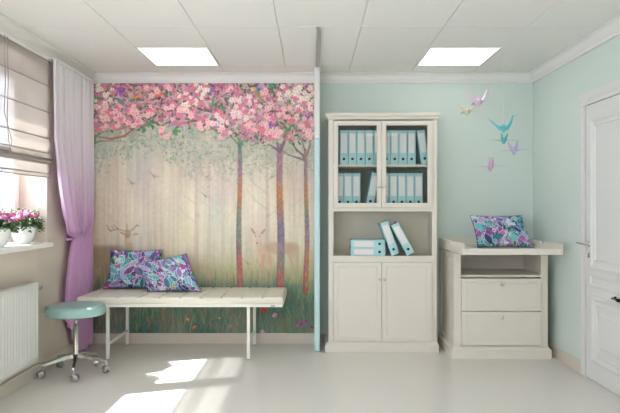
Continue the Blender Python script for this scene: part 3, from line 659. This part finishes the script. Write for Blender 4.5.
# ------------------------------------------------------------------ changing table
def build_changer():
    X0, X1, Yf, Yk = 1.262, 2.080, 5.29, 5.855
    r = empty('changing_table', ((X0+X1)/2, 5.57, 0), 'ivory changing table with two drawers and an open shelf, in the right corner', 'changing table')
    def add(mb, n, m='cab', p=None):
        o = mb.build(n, M[m], p or r); fix(o, p or r); return o
    zt = 0.938; st = 0.050
    c = MB(); c.box((X0, Yf, 0.08), (X0+0.02, Yk, zt), 0.002); c.box((X1-0.02, Yf, 0.08), (X1, Yk, zt), 0.002)
    for a, b in ((X0+0.02, X0+st), (X1-0.062, X1-0.02)): c.box((a, Yf, 0.10), (b, Yf+0.02, zt))
    c.box((X0+0.02, Yf+0.004, 0.715), (X1-0.02, Yk, 0.735)); c.box((X0+0.02, Yf+0.004, zt-0.012), (X1-0.02, Yk, zt)); c.box((X0+st, Yf, 0.08), (X1-0.062, Yf+0.02, 0.108))
    c.box((X0+0.02, Yk-0.01, 0.08), (X1-0.02, Yk, zt))
    c.box((X0+0.02, Yf+0.021, 0.08), (X1-0.02, Yk-0.011, 0.10))
    add(c, 'carcass')
    s = MB(); mp = lambda u, v, h: V(X0-h, u, v)
    prof = [(0, 0), (0, 0.010), (0.040, 0.010), (0.046, 0.003), (0.055, 0.003)]
    s.rings((Yf+0.004, 0.10, Yk-0.004, zt-0.01), prof, mp); add(s, 'side_panel')
    # plinth
    p = MB(); a, b = X0-0.036, X1+0.026
    R = [[V(a+d, Yf-0.022+d, z), V(b-d, Yf-0.022+d, z), V(b-d, Yk, z), V(a+d, Yk, z)] for d, z in ((0, 0), (0, 0.078), (0.004, 0.083), (0.014, 0.088), (0.020, 0.098), (0.022, 0.108))]
    p.loft(R, smooth=False); add(p, 'plinth')
    # drawers
    for z0, z1 in ((0.420, 0.706), (0.116, 0.414)):
        mp = lambda u, v, h: V(u, Yf-0.0005-h, v); d = MB()
        a, b = X0+st+0.002, X1-0.064
        d.rings((a, z0, b, z1), [(0, 0), (0, 0.014), (0.002, 0.016), (0.030, 0.016), (0.034, 0.0135), (0.040, 0.0137), (0.046, 0.014)], mp); do = add(d, 'drawer')
        k = MB(); kx = (a+b)/2; kz = z1-0.045; Rm = Matrix.Translation((kx, Yf-0.016, kz)) @ Matrix.Rotation(math.pi/2, 4, 'X')
        k.lathe([(0.001, 0), (0.008, 0), (0.006, 0.012), (0.016, 0.018), (0.018, 0.024), (0.010, 0.030), (0.001, 0.031)], n=20, M=Rm); add(k, 'drawer_knob', 'crystal', do)
    # tray
    t = MB(); A, B, C, D = 1.240, 2.062, 4.93, 5.858; zb, zs, zl, zh = 0.940, 0.962, 0.992, 1.032; th = 0.018
    t.box((A+th, C+0.016, zb), (B-th, D-0.016, zs)); add(t, 'tray_base')
    add(MB().box((A+th, C, zb), (B-th, C+0.016, zl), 0.004), 'front_lip'); add(MB().box((A+th, D-0.016, zb), (B-th, D, zh), 0.004), 'back_board')
    for xa in (A, B-th):      # side boards with a scalloped grip cut into the top
        yc = 5.335; out = [(C, zb), (C, zh-0.012)]
        out += [(C+0.012, zh), (yc-0.065, zh)]
        for k in range(13):
            u = -1+2*k/12; out.append((yc+u*0.055, zh-0.030*(1-abs(u)**2.2)+(0.008*max(0, 1-abs(u)*4))))
        out += [(yc+0.065, zh), (D, zh), (D, zb)]
        m = MB(); m.loft([[V(xa, y, z) for y, z in out], [V(xa+th, y, z) for y, z in out]], smooth=False); add(m, 'side_board')
build_changer()

# ------------------------------------------------------------------ cushions
def paint_fabric(seed):
    R = random.Random(seed); c = Canvas(150, 110, 1.3, (70, 130, 140))
    pal = [(80, 168, 172), (64, 134, 150), (132, 98, 158), (168, 92, 164), (106, 192, 186), (66, 70, 118), (158, 136, 184), (196, 190, 212), (128, 162, 182), (96, 124, 158), (70, 156, 152), (120, 100, 150)]+([(196, 84, 164)] if seed == 11 else [])
    for i in range(150):
        x, y = R.uniform(0, 150), R.uniform(0, 110); r = R.uniform(8, 22); a = R.choice((1.2, 1.9, 0.6, 2.5))+R.uniform(-.35, .35); w = r*R.uniform(.34, .5); col = R.choice(pal)
        c.ell(x, y, r+1.5, w+1.3, (236, 228, 232) if R.random() < .82 else (44, 46, 82), a, .95, leaf=True)
        c.ell(x, y, r, w, col, a, 1, leaf=True); c2 = [q*.55 for q in col] if R.random() < .5 else [min(255, q*1.3+30) for q in col]
        ca, sa = math.cos(a), math.sin(a); c.line([(x-r*.9*ca, y-r*.9*sa), (x+r*.9*ca, y+r*.9*sa)], 1.0, c2, .9)
        for k in range(-3, 4):
            t = k/4; bx, by = x+r*t*ca, y+r*t*sa; L = w*(1-t*t)*.85
            for s in (-1, 1): c.line([(bx, by), (bx+L*.6*ca-s*L*sa, by+L*.6*sa+s*L*ca)], .9, c2, .75)
    for i in range(34):
        x, y = R.uniform(0, 150), R.uniform(0, 110); r = R.uniform(2.5, 5.5); c.ell(x, y, r, r, R.choice([(206, 194, 110), (222, 212, 218), (190, 92, 164), (30, 34, 64), (90, 186, 182)]), 0, .9); c.ell(x, y, r*.5, r*.5, R.choice(pal), 0, .95)
    return c
def cushion_mesh(name, canvas, w, h, t, corner=0.05):
    W, H = 66, 50
    def P(side):
        def f(u, v):
            a = u*2-1; b = 1-v*2
            X = a*w/2*(1-corner*1.1*(1-b*b)*0+0) ; Z = b*h/2
            X = a*w/2*(1-corner*(1-b*b)*abs(a)**3); Z = b*h/2*(1-corner*1.3*(1-a*a)*abs(b)**3)
            th = t/2*np.power(np.clip((1-a*a)*(1-b*b), 0, 1), 0.42)*(1+0.05*np.sin(a*9+b*4)+0.04*np.sin(b*11-a*3))
            return np.stack([X, side*th, Z], -1)
        return f
    root = empty(name, (0, 0, 0)); st = 1
    a = painted_grid('front_cover', canvas, P(-1), M['fabric'], root); b = painted_grid('back_cover', canvas, P(1), M['fabric'], root)
    b.data.flip_normals()
    s = MB(); pts = []
    f = P(-1); E = [(k/20, 0) for k in range(20)]+[(1, k/20) for k in range(20)]+[(1-k/20, 1) for k in range(20)]+[(0, 1-k/20) for k in range(21)]
    pts = [Vector(f(np.array(u), np.array(v)).tolist()) for u, v in E]; s.tube(pts, 0.0035, 6, cap=False); s.build('piping', mat('piping_plum', (84, 62, 110), 0.8, noise=0.05), root)
    return root
def settle(root, loc, lean, roll=0.0, rz=0.0, zbase=None, bend=None):
    bpy.context.view_layer.update()
    Mx = Matrix.Rotation(rz, 4, 'Z') @ Matrix.Rotation(lean, 4, 'X') @ Matrix.Rotation(roll, 4, 'Y')
    root.rotation_euler = Mx.to_euler(); zm = 1e9
    for ch in [o for o in bpy.data.objects if o.parent == root]:
        n = len(ch.data.vertices); co = np.empty(n*3); ch.data.vertices.foreach_get('co', co); co = co.reshape(-1, 3)
        if bend is not None: co = bend(co); ch.data.vertices.foreach_set('co', co.ravel()); ch.data.update()
        zm = min(zm, (co @ np.array(Mx.to_3x3()).T)[:, 2].min())
    root.location = (loc[0], loc[1], zbase-zm+0.0005)
def slump(sh, drop, k0, w, h):      # top pushed to the left over a flat foot, one top corner sunk
    def f(co):
        X, Y, Z = co[:, 0], co[:, 1], co[:, 2]; t = Z/h+0.5
        return np.stack([X*(1+k0*np.clip(.5-t*.5, 0, 1))+sh*(t-.5), Y*(1.25-.4*t), -h/2+t*h*(1-drop*(0.5-X/w))], -1)
    return f
def squash(k0, w, h):       # corners at the bottom splay out; the top sags
    def f(co):
        X, Y, Z = co[:, 0], co[:, 1], co[:, 2]; t = np.clip((0.5-Z/h), 0, 1)
        return np.stack([X*(1+k0*t**3), Y*(1+0.5*t), Z], -1)
    return f
cu = cushion_mesh('cushion', paint_fabric(3), 0.50, 0.375, 0.12)
settle(cu, (-1.695, 5.755, 0), -0.24, 0.0, 0.03, 0.5535, squash(0.16, .5, .375)); tag(cu, 'teal and purple feather-print cushion standing on the bench, left of the pair', 'cushion', None)
cu = cushion_mesh('cushion', paint_fabric(11), 0.47, 0.36, 0.13)
settle(cu, (-1.335, 5.575, 0), -0.34, 0.0, -0.05, 0.5535, slump(-0.16, 0.27, 0.14, .47, .36)); tag(cu, 'magenta and teal leaf-print cushion slumped on the bench, right of the pair', 'cushion', None)
cu = cushion_mesh('cushion', paint_fabric(21), 0.475, 0.31, 0.13)
settle(cu, (1.735, 5.52, 0), -0.35, 0.0, 0.0, 0.9625, slump(-0.060, 0.0, 0.15, .475, .31)); tag(cu, 'purple and turquoise patterned cushion sitting in the changing table tray', 'cushion', None)

# ------------------------------------------------------------------ bench (treatment couch)
def build_bench():
    X0, X1, Y0, Y1 = -2.042, -0.245, 5.19, 5.862; r = empty('couch_bench', ((X0+X1)/2, (Y0+Y1)/2, 0), 'long padded ivory vinyl bench on white metal legs in front of the forest mural', 'bench')
    # padded top, ten channels
    n = 10; seg = (X1-X0)/n; nx, ny = 400, 22; top, bot = 0.553, 0.492; mb = MB()
    rings = []
    for i in range(nx+1):
        u = i/nx*n; fr = u-math.floor(u); gx = min(fr, 1-fr) if 0 < i < nx else 0; x = X0+(X1-X0)*i/nx
        dip = 0.011*math.exp(-(gx*seg/0.009)**2) if 0 < i < nx else 0.0
        e = min(i, nx-i)/nx*(X1-X0); endr = 0.014*max(0, 1-e/0.014)**2
        ring = []; rd = 0.014; inset = endr
        prof = [(Y0+rd+inset, bot), (Y0+inset, bot+0.008), (Y0+inset, top-rd-endr)]
        for k in range(1, 6): t = k/5*math.pi/2; prof.append((Y0+inset+rd*(1-math.cos(t)), top-rd-endr+rd*math.sin(t)))
        for k in range(1, 8): prof.append((Y0+(Y1-Y0)*k/8, top-endr))
        for k in range(0, 6): t = k/5*math.pi/2; prof.append((Y1-inset-rd+rd*math.sin(t), top-rd-endr+rd*math.cos(t)))
        prof += [(Y1-inset, bot+0.008), (Y1-rd-inset, bot)]
        rings.append([V(x, y, z-(dip if z > top-0.02-endr else 0)) for y, z in prof])
    mb.loft(rings); o = mb.build('padded_top', M['vinyl'], r); fix(o, r)
    f = MB(); t = 0.024; a, b, c, d, z0, z1 = X0+0.015, X1-0.010, Y0+0.01, Y1-0.012, 0.467, 0.4915
    f.box((a, c, z0), (b, c+t, z1), 0.002); f.box((a, d-t, z0), (b, d, z1), 0.002); f.box((a, c+t, z0), (a+t, d-t, z1), 0.002); f.box((b-t, c+t, z0), (b, d-t, z1), 0.002)
    for x in (-1.786, -0.556): f.box((x-t/2, c+t, z0), (x+t/2, d-t, z1), 0.002)
    o = f.build('frame', M['whitemetal'], r); fix(o, r)
    for x in (-1.786, -0.556):
        for y in (5.25, 5.805):
            l = MB().box((x-0.0135, y-0.0135, 0.006), (x+0.0135, y+0.0135, 0.467 if y > 5.3 else 0.467), 0.002); lo = l.build('leg', M['whitemetal'], r); fix(lo, r)
            g = MB().lathe([(0.001, 0), (0.012, 0), (0.012, 0.006), (0.001, 0.006)], (x, y, 0), 16); go = g.build('foot', M['caster'], lo); fix(go, lo)
        s = MB().box((x-0.010, 5.264, 0.125), (x+0.010, 5.791, 0.148), 0.002); so = s.build('stretcher', M['whitemetal'], r); fix(so, r)
    for x in (-0.34, -1.95):
        k = MB().box((x-0.018, Y0+0.006, 0.472), (x+0.018, Y0+0.0105, 0.484), 0.002); ko = k.build('bolt_plate', M['steel'], r); fix(ko, r)
build_bench()

# ------------------------------------------------------------------ stool
def build_stool():
    cx, cy = -1.897, 4.82; r = empty('rolling_stool', (cx, cy, 0), 'round mint vinyl stool on a five-star chrome base with casters, by the bench', 'stool')
    s = MB().lathe([(0.002, 0.468), (0.18, 0.468), (0.214, 0.470), (0.224, 0.478), (0.227, 0.490), (0.227, 0.528), (0.224, 0.540), (0.213, 0.547), (0.19, 0.550), (0.10, 0.552), (0.002, 0.552)], n=64); s.build('seat', M['mintvinyl'], r)
    c = MB().lathe([(0.001, 0.130), (0.030, 0.130), (0.034, 0.140), (0.030, 0.165), (0.021, 0.170), (0.021, 0.385), (0.016, 0.390), (0.012, 0.392), (0.012, 0.440), (0.024, 0.442), (0.026, 0.452), (0.060, 0.458), (0.060, 0.468), (0.001, 0.468)], n=28); c.build('column', M['chrome'], r)
    for k in range(5):
        a = math.radians(-1+72*k); d = V(math.cos(a), math.sin(a), 0); p = V(-math.sin(a), math.cos(a), 0); l = MB(); R = []
        for t, w, z0, z1 in ((0.018, 0.020, 0.128, 0.160), (0.08, 0.017, 0.122, 0.150), (0.17, 0.014, 0.106, 0.128), (0.235, 0.013, 0.094, 0.112), (0.262, 0.010, 0.092, 0.108)):
            q = d*t; R.append([q-p*w+V(0, 0, z0), q+p*w+V(0, 0, z0), q+p*w*.8+V(0, 0, z1), q-p*w*.8+V(0, 0, z1)])
        l.loft(R, smooth=False); lo = l.build('leg', M['chrome'], r)
        b = MB(); e = d*0.248; b.tube([e+V(0, 0, 0.094), e+V(0, 0, 0.058)], 0.007, 10); ca = a+0.9+k*1.3; ax = V(math.cos(ca), math.sin(ca), 0); tr = V(-math.sin(ca), math.cos(ca), 0)*0.012
        Rx = ax.to_track_quat('Z', 'Y').to_matrix().to_4x4()
        for sg in (-1, 1):
            Mx = Matrix.Translation(e+tr+V(0, 0, 0.030)+ax*sg*0.012) @ Rx; b.lathe([(0.001, -0.008), (0.022, -0.008), (0.0295, -0.005), (0.0295, 0.005), (0.022, 0.008), (0.001, 0.008)], n=20, M=Mx)
        b.tube([e+tr+V(0, 0, 0.030)-ax*0.022, e+tr+V(0, 0, 0.030)+ax*0.022], 0.004, 8)
        hood = [[e+tr+V(0, 0, 0.030)+ax*s_*0.013+(V(0, 0, 1)*math.sin(t)+V(-ax.y, ax.x, 0)*math.cos(t))*rr for t in [math.pi*j/8 for j in range(9)] for rr in (0.033,)] for s_ in (-1, 1)]
        b.loft(hood, closed=False, cap=False)
        b.build('caster', M['caster'], lo)
build_stool()

# ------------------------------------------------------------------ radiator
def build_radiator():
    y0, y1, z0, z1, xf, xb = 2.55, 4.53, 0.175, 0.762, -2.068, -2.135; r = empty('radiator', (-2.10, (y0+y1)/2, 0), 'white ribbed panel radiator on the wall under the window sill', 'radiator')
    p = MB(); n = 48; rings = []; pitch = (y1-y0)/n
    A = []; B = []
    for i in range(n*4+1):
        y = y0+(y1-y0)*i/(n*4); ph = (i % 4); dx = [0, 0.007, 0.007, 0][ph] if 0 < i < n*4 else 0; A.append((xf-dx, y))
    R = []
    for z, k in ((z0, 0), (z0+0.018, 0), (z0+0.036, 1), (z1-0.036, 1), (z1-0.018, 0), (z1, 0)):
        R.append([V(x if k else xf, y, z) for x, y in A])
    p.loft(R, closed=False, cap=False, smooth=False)
    p.box((xf-0.030, y0, z0+0.01), (xf-0.0085, y1, z1-0.006)); o = p.build('panel', M['rad'], r); fix(o, r)
    g = MB(); g.box((xb, y0-0.001, z1-0.012), (xf+0.001, y0+0.006, z1+0.002), 0.001); g.box((xf-0.004, y0, z1-0.004), (xf+0.001, y1, z1+0.003), 0.001); g.box((xb, y0, z1-0.004), (xb+0.004, y1, z1+0.003), 0.001)
    for i in range(90): y = y0+0.01+(y1-y0-0.02)*i/89; g.box((xb+0.004, y-0.003, z1-0.003), (xf-0.004, y+0.003, z1+0.001))
    o = g.build('top_grille', M['rad'], r); fix(o, r)
    for y in (y0, y1): o = MB().box((xb, y-0.002, z0+0.01), (xf+0.001, y+0.002, z1+0.001), 0.001).build('side_cover', M['rad'], r); fix(o, r)
    for y in (4.10, 2.90): o = MB().box((-WX+0.0005, y, 0.40), (xb+0.002, y+0.04, 0.55)).build('wall_bracket', M['rad'], r); fix(o, r)
    v = MB(); c = V(-2.098, y1+0.002, 0.722); Rm = Matrix.Translation(c) @ Matrix.Rotation(-math.pi/2, 4, 'X')
    v.lathe([(0.001, 0), (0.010, 0), (0.010, 0.020), (0.016, 0.022), (0.017, 0.040), (0.024, 0.046), (0.026, 0.085), (0.022, 0.098), (0.001, 0.100)], n=20, M=Rm); o = v.build('thermostat_valve', M['caster'], r); fix(o, r)
build_radiator()

# ------------------------------------------------------------------ roman blind
def build_blind():
    y0, y1, x = 2.42, 4.935, -WX+0.012; r = empty('roman_blind', (x, (y0+y1)/2, 2.54), 'sheer beige roman blind, half raised over the left window', 'blind')
    rows = [2.538, 2.322, 2.108, 1.894]
    prof = []
    def arc(za, zb, bul, n=6):
        for k in range(n): t = k/n; prof.append((x+bul*math.sin(t*math.pi), za+(zb-za)*t))
    arc(2.538, 2.322, 0.004); arc(2.322, 2.108, 0.007); arc(2.108, 1.894, 0.010); arc(1.894, 1.775, 0.016)
    prof += [(x+0.002, 1.775), (x+0.020, 1.752), (x+0.030, 1.722), (x+0.024, 1.735), (x+0.006, 1.758), (x+0.004, 1.720), (x+0.022, 1.706), (x+0.030, 1.686), (x+0.020, 1.694), (x+0.006, 1.716), (x+0.004, 1.66), (x+0.003, 1.606), (x+0.003, 1.574)]
    m = MB(); N = 40; rings = []
    for px_, pz in prof: rings.append([V(px_+0.0015*math.sin(j*1.7+pz*9), y0+(y1-y0)*j/N, pz) for j in range(N+1)])
    m.loft(rings, closed=False, cap=False); o = m.build('fabric', M['blind'], r, mods=[('SOLIDIFY', dict(thickness=0.0008))]); fix(o, r)
    for z in (2.322, 2.108, 1.894, 1.773, 1.722, 1.688, 1.606): o = MB().box((x-0.001, y0, z-0.004), (x+0.008 if z > 1.8 else x+0.012, y1, z+0.004), 0.002).build('rod', M['rod'], r); fix(o, r)
    o = MB().box((x-0.004, y0, 1.572), (x+0.006, y1, 1.582), 0.002).build('bottom_bar', M['rod'], r); fix(o, r)
    o = MB().box((-WX+0.001, y0, 2.528), (x+0.012, y1, 2.5475), 0.003).build('headrail', M['frame'], r); fix(o, r)
    for y, dz in ((4.215, 0), (4.175, .3), (3.4, 0)):
        c = MB().tube([(x+0.016, y, 2.53), (x+0.020, y+0.004, 2.2), (x+0.017, y-0.006, 2.0), (x+0.034, y+(0.07 if dz else -0.02), 1.80), (x+0.034, y+0.02, 1.72)], 0.0028, 6); o = c.build('cord', M['rod'], r); fix(o, r)
build_blind()

# ------------------------------------------------------------------ curtain
def build_curtain():
    r = empty('curtain', (-2.10, 5.4, 2.54), 'lilac curtain gathered by a tieback in the corner between window and mural', 'curtain')
    nu, nv = 220, 190; z_top, z_tie = 2.545, 1.13
    zk = [2.545, 2.2, 1.9, 1.6, 1.42, 1.335, 1.20, 1.12, 1.095, 1.080, 1.06, 1.00, .90, .70, .52, .40, .02]
    nk = [4.885, 4.885, 4.89, 4.91, 4.94, 4.975, 5.03, 5.09, 5.13, 5.21, 5.25, 5.24, 5.20, 5.13, 5.10, 5.09, 5.09]
    fk = [5.835, 5.835, 5.835, 5.83, 5.83, 5.83, 5.82, 5.80, 5.79, 5.79, 5.79, 5.79, 5.79, 5.78, 5.77, 5.77, 5.79]
    ak = [.022, .024, .026, .028, .026, .026, .026, .022, .020, .018, .016, .018, .020, .022, .022, .022, .022]
    V_, F_ = [], []
    for j in range(nv+1):
        v = j/nv
        for i in range(nu+1):
            u = i/nu
            hem = 0.02+0.42*max(0, 1-u/0.50)**1.1+0.02*math.sin(u*40)
            z = z_top+(hem-z_top)*v
            n, f, a = (float(np.interp(-z, [-q for q in zk], K)) for K in (nk, fk, ak))
            tie = math.exp(-((z-1.16)/0.10)**2); y = n+(f-n)*(u+0.012*math.sin(u*31+z*2))
            drape = max(0, min(1, (z-1.03)/0.25))*max(0, min(1, (1.9-z)/0.5))
            ph = u*2*math.pi*9.5+0.8*math.sin(z*1.3)+1.6*drape*(1-u)*(1.9-z)
            x = -WX+0.044+0.018*math.exp(-(u/.15)**2)+a*math.sin(ph)*(0.75+0.25*math.sin(u*17))*(1-.4*u)+0.005*math.sin(2*ph+z*3)
            x += 0.060*drape*math.exp(-((u-0.18)/0.22)**2)+0.02*tie*math.sin(u*60+z*25)*.5
            x += 0.05*math.exp(-((z-1.12)/0.10)**2)*math.exp(-((u-.22)/.2)**2)
            if z < 1.05: x += 0.012*min(1, (1.05-z)/.3)
            gz = math.exp(-((z-1.17)/0.11)**2)*math.exp(-((u-.58)/.16)**2); x += 0.020*gz*math.sin(u*95+z*38)-0.012*gz
            x = max(x, -WX+(0.036 if u < .12 and z > 1.5 else 0.019))
            V_.append((x, y, z))
    for j in range(nv):
        for i in range(nu): a = j*(nu+1)+i; F_.append((a, a+1, a+nu+2, a+nu+1))
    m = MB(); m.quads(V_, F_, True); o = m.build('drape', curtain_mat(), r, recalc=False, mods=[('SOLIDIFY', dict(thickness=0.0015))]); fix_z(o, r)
    t = MB(); pts = [(-WX+0.004, 5.80, 1.21), (-WX+0.045, 5.78, 1.20), (-WX+0.078, 5.68, 1.165), (-WX+0.092, 5.55, 1.12), (-WX+0.094, 5.42, 1.08), (-WX+0.080, 5.30, 1.055), (-WX+0.030, 5.235, 1.05), (-WX+0.004, 5.26, 1.055)]
    R = []
    for k in range(len(pts)): p = V(*pts[k]); R.append([p+V(0, 0, 0.012), p+V(0.003, 0, 0.005), p+V(0.003, 0, -0.005), p+V(0, 0, -0.012), p+V(-0.002, 0, 0)])
    t.loft(R); o = t.build('tieback', mat('tieback_lilac', (206, 158, 204), 0.7, noise=0.05), r); fix(o, r)
    o = MB().box((-WX+0.03, 4.86, 2.538), (-WX+0.09, 5.85, 2.5475), 0.003).build('curtain_track', M['white'], r); fix(o, r)
def fix_z(o, parent):      # as fix(); the origin sits at z 2.54, so the height colour ramp is mapped from there
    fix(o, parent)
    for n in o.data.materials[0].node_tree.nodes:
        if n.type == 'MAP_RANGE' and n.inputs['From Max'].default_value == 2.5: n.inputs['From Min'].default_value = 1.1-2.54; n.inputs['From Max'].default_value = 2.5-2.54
build_curtain()

# ------------------------------------------------------------------ potted flowers on the sill
def make_plant(seed):
    R = random.Random(seed); r = empty('potted_flowers', (0, 0, 0))
    MB().lathe([(0.001, 0.0), (0.045, 0.0), (0.050, 0.004), (0.066, 0.020), (0.086, 0.060), (0.094, 0.100), (0.097, 0.130), (0.100, 0.134), (0.096, 0.138), (0.090, 0.134), (0.086, 0.110), (0.001, 0.108)], n=40).build('pot', M['pot'], r)
    MB().lathe([(0.001, 0.1085), (0.0855, 0.1085), (0.084, 0.116), (0.001, 0.122)], n=24).build('soil', M['soil'], r)
    heads = []
    for k in range(13):
        a = k*2.4; q = 0.135*math.sqrt((k+.5)/13); heads.append(V(q*math.cos(a)*0.72, q*math.sin(a)*1.15, 0.245-q*q*3.2+R.uniform(-.012, .014)))
    lf = MB()
    for i in range(420):
        a = R.uniform(0, 6.28); q = 0.15*math.sqrt(R.random()); z = 0.135+R.random()*0.10-q*0.25; c = V(q*math.cos(a)*.78, q*math.sin(a)*1.15, z)
        if i > 360: c = V(q*math.cos(a)*.6, q*math.sin(a)*1.1, .235+R.random()*.03)
        d = V(math.cos(a+R.uniform(-.8, .8)), math.sin(a+R.uniform(-.8, .8)), R.uniform(-.5, .7)).normalized(); p = d.cross(V(0, 0, 1)).normalized(); n = p.cross(d); L = R.uniform(.026, .046); w = L*.36
        pts = [c, c+d*L*.35+p*w-n*.003, c+d*L*.35+n*.004, c+d*L*.35-p*w-n*.003, c+d*L*.75+p*w*.7-n*.005, c+d*L*.75+n*.001, c+d*L*.75-p*w*.7-n*.005, c+d*L-n*.010]
        lf.quads(pts, [(0, 1, 2), (0, 2, 3), (1, 4, 5, 2), (2, 5, 6, 3), (4, 7, 5), (5, 7, 6)])
    for hd in heads: lf.tube([V(hd.x*.25, hd.y*.25, .118), V(hd.x*.7, hd.y*.7, hd.z*.75), hd], 0.0022, 5)
    lf.build('foliage', M['leaf'], r, recalc=False)
    for hd in heads:
        b = MB(); up = V(hd.x*3, hd.y*2.4, 1).normalized()
        for i in range(26):
            z = 1-(i+.5)/26*1.35; q = math.sqrt(max(0, 1-z*z)); a = i*2.399; n = (V(q*math.cos(a), q*math.sin(a), z)+up*.25).normalized(); c = hd+n*0.030
            u = n.orthogonal().normalized(); w = n.cross(u)
            for k in range(5):
                t = k*1.2566+i; d = u*math.cos(t)+w*math.sin(t); e = n.cross(d); s = R.uniform(.010, .0125)
                b.quads([c, c+d*s*.55+e*s*.38+n*.002, c+d*s+n*.0005, c+d*s*.55-e*s*.38+n*.002], [(0, 1, 2, 3)])
        b.build('blossom_head', M['petal'], r, recalc=False)
    return r
p1 = make_plant(4); p1.location = (-2.262, 4.70, 1.0485); tag(p1, 'white bowl of pink flowers on the window sill, the one nearer the curtain', 'potted flowers')
p2 = copy_tree(p1); p2.location = (-2.262, 4.30, 1.0485); p2.rotation_euler = (0, 0, math.pi); tag(p2, 'white bowl of pink flowers on the window sill, cut by the left picture edge', 'potted flowers')

# ------------------------------------------------------------------ paper cranes
def crane(px, py, Y, s, rz, col, label, pitch=0.0, hook=None, k=1.0, wing=(1.0, 0.0)):
    o = at(px, py, Y); r = empty('hanging_paper_crane', o, label, 'paper crane', None); Rz = Matrix.Rotation(rz, 4, 'Z') @ Matrix.Rotation(pitch, 4, 'Y')
    m = mat('paper_'+label.split()[0], col, 0.65, noise=0.03, scale=30, trans=0.2); T = lambda *p: Rz @ (V(*p)*s)
    b = MB(); t = 0.012
    # body: folded diamond pyramid
    b.quads([T(-.34, 0, .06), T(.34, 0, .06), T(0, .20, .0), T(0, -.20, .0), T(0, 0, .26), T(0, .06, -.26), T(0, -.06, -.26)],
            [(0, 4, 2), (1, 2, 4), (0, 3, 4), (1, 4, 3), (0, 2, 5), (1, 5, 2), (0, 6, 3), (1, 3, 6), (0, 5, 6), (1, 6, 5)]); b.build('body', m, r)
    def spike(pts, name, w):
        R = []
        for (x, z), ww in zip(pts, w): R.append([T(x-ww*.5, 0, z), T(x, ww*.75, z+ww*.35), T(x+ww*.5, 0, z-ww*.1), T(x, -ww*.75, z+ww*.35)])
        q = MB(); q.loft(R, smooth=False); q.build(name, m, r)
    spike([(-.10, -.10), (-.44, .22), (-.84, .62)], 'tail', (.26, .17, .02))
    R = MB(); spike([(.10, -.10), (.36, .26), (.52, .74)], 'neck', (.26, .17, .05)); h = MB(); h.loft([[T(.51, -.02, .74), T(.51, .02, .74), T(.54, .02, .68), T(.54, -.02, .68)], [T(.72, -.004, .68), T(.72, .004, .68), T(.72, .004, .67), T(.72, -.004, .67)]], smooth=False); h.build('head', m, r)
    for sg in (-1, 1):
        w = MB(); L, dz = wing; base = [T(-.20, sg*.06, .02), T(.20, sg*.06, .02)]; mid = [T(-.13, sg*.48*L, .05+dz*.4), T(.16, sg*.48*L, .05+dz*.4)]; tip = T(.05, sg*1.05*L, .02+dz)
        th = T(0, 0, .016); vs = base+mid+[tip]; w.quads(vs+[p+th for p in vs], [(0, 1, 3, 2), (2, 3, 4), (6, 5, 7, 8), (8, 7, 9), (0, 2, 7, 5), (2, 4, 9, 7), (1, 6, 8, 3), (3, 8, 9, 4)]); w.build('wing', m, r)
    MB().tube([T(0, 0, .20), V(0, 0, ZC-0.0005-o.z)], 0.0009, 5).build('thread', M['thread'], r)
P_ = 5.26
crane(478.5, 102.0, 5.20, 0.155, 0.25, (234, 208, 230), 'pink paper crane on a thread, highest of the hanging group', wing=(.9, -.10))
crane(467.0, 111.5, 5.56, 0.14, 0.35, (224, 219, 196), 'cream paper crane on a thread, farthest left of the hanging group', wing=(.9, -.10))
crane(503.5, 128.5, 5.08, 0.15, -0.25, (112, 208, 216), 'turquoise paper crane with raised neck and tail, above the flat-winged one', wing=(.9, -.12))
crane(503.8, 141.0, 5.48, 0.105, math.pi/2+0.1, (100, 190, 194), 'teal paper crane seen head-on with wide level wings, below the turquoise one', wing=(1.35, .06))
crane(514.0, 151.0, 5.14, 0.125, 0.75, (206, 194, 226), 'lilac paper crane on a thread, farthest right of the hanging group', wing=(1.0, .0))
crane(490.5, 167.5, 5.28, 0.13, math.pi/2-0.12, (220, 190, 218), 'mauve paper crane with level wings, lowest of the hanging group', wing=(1.05, .06))
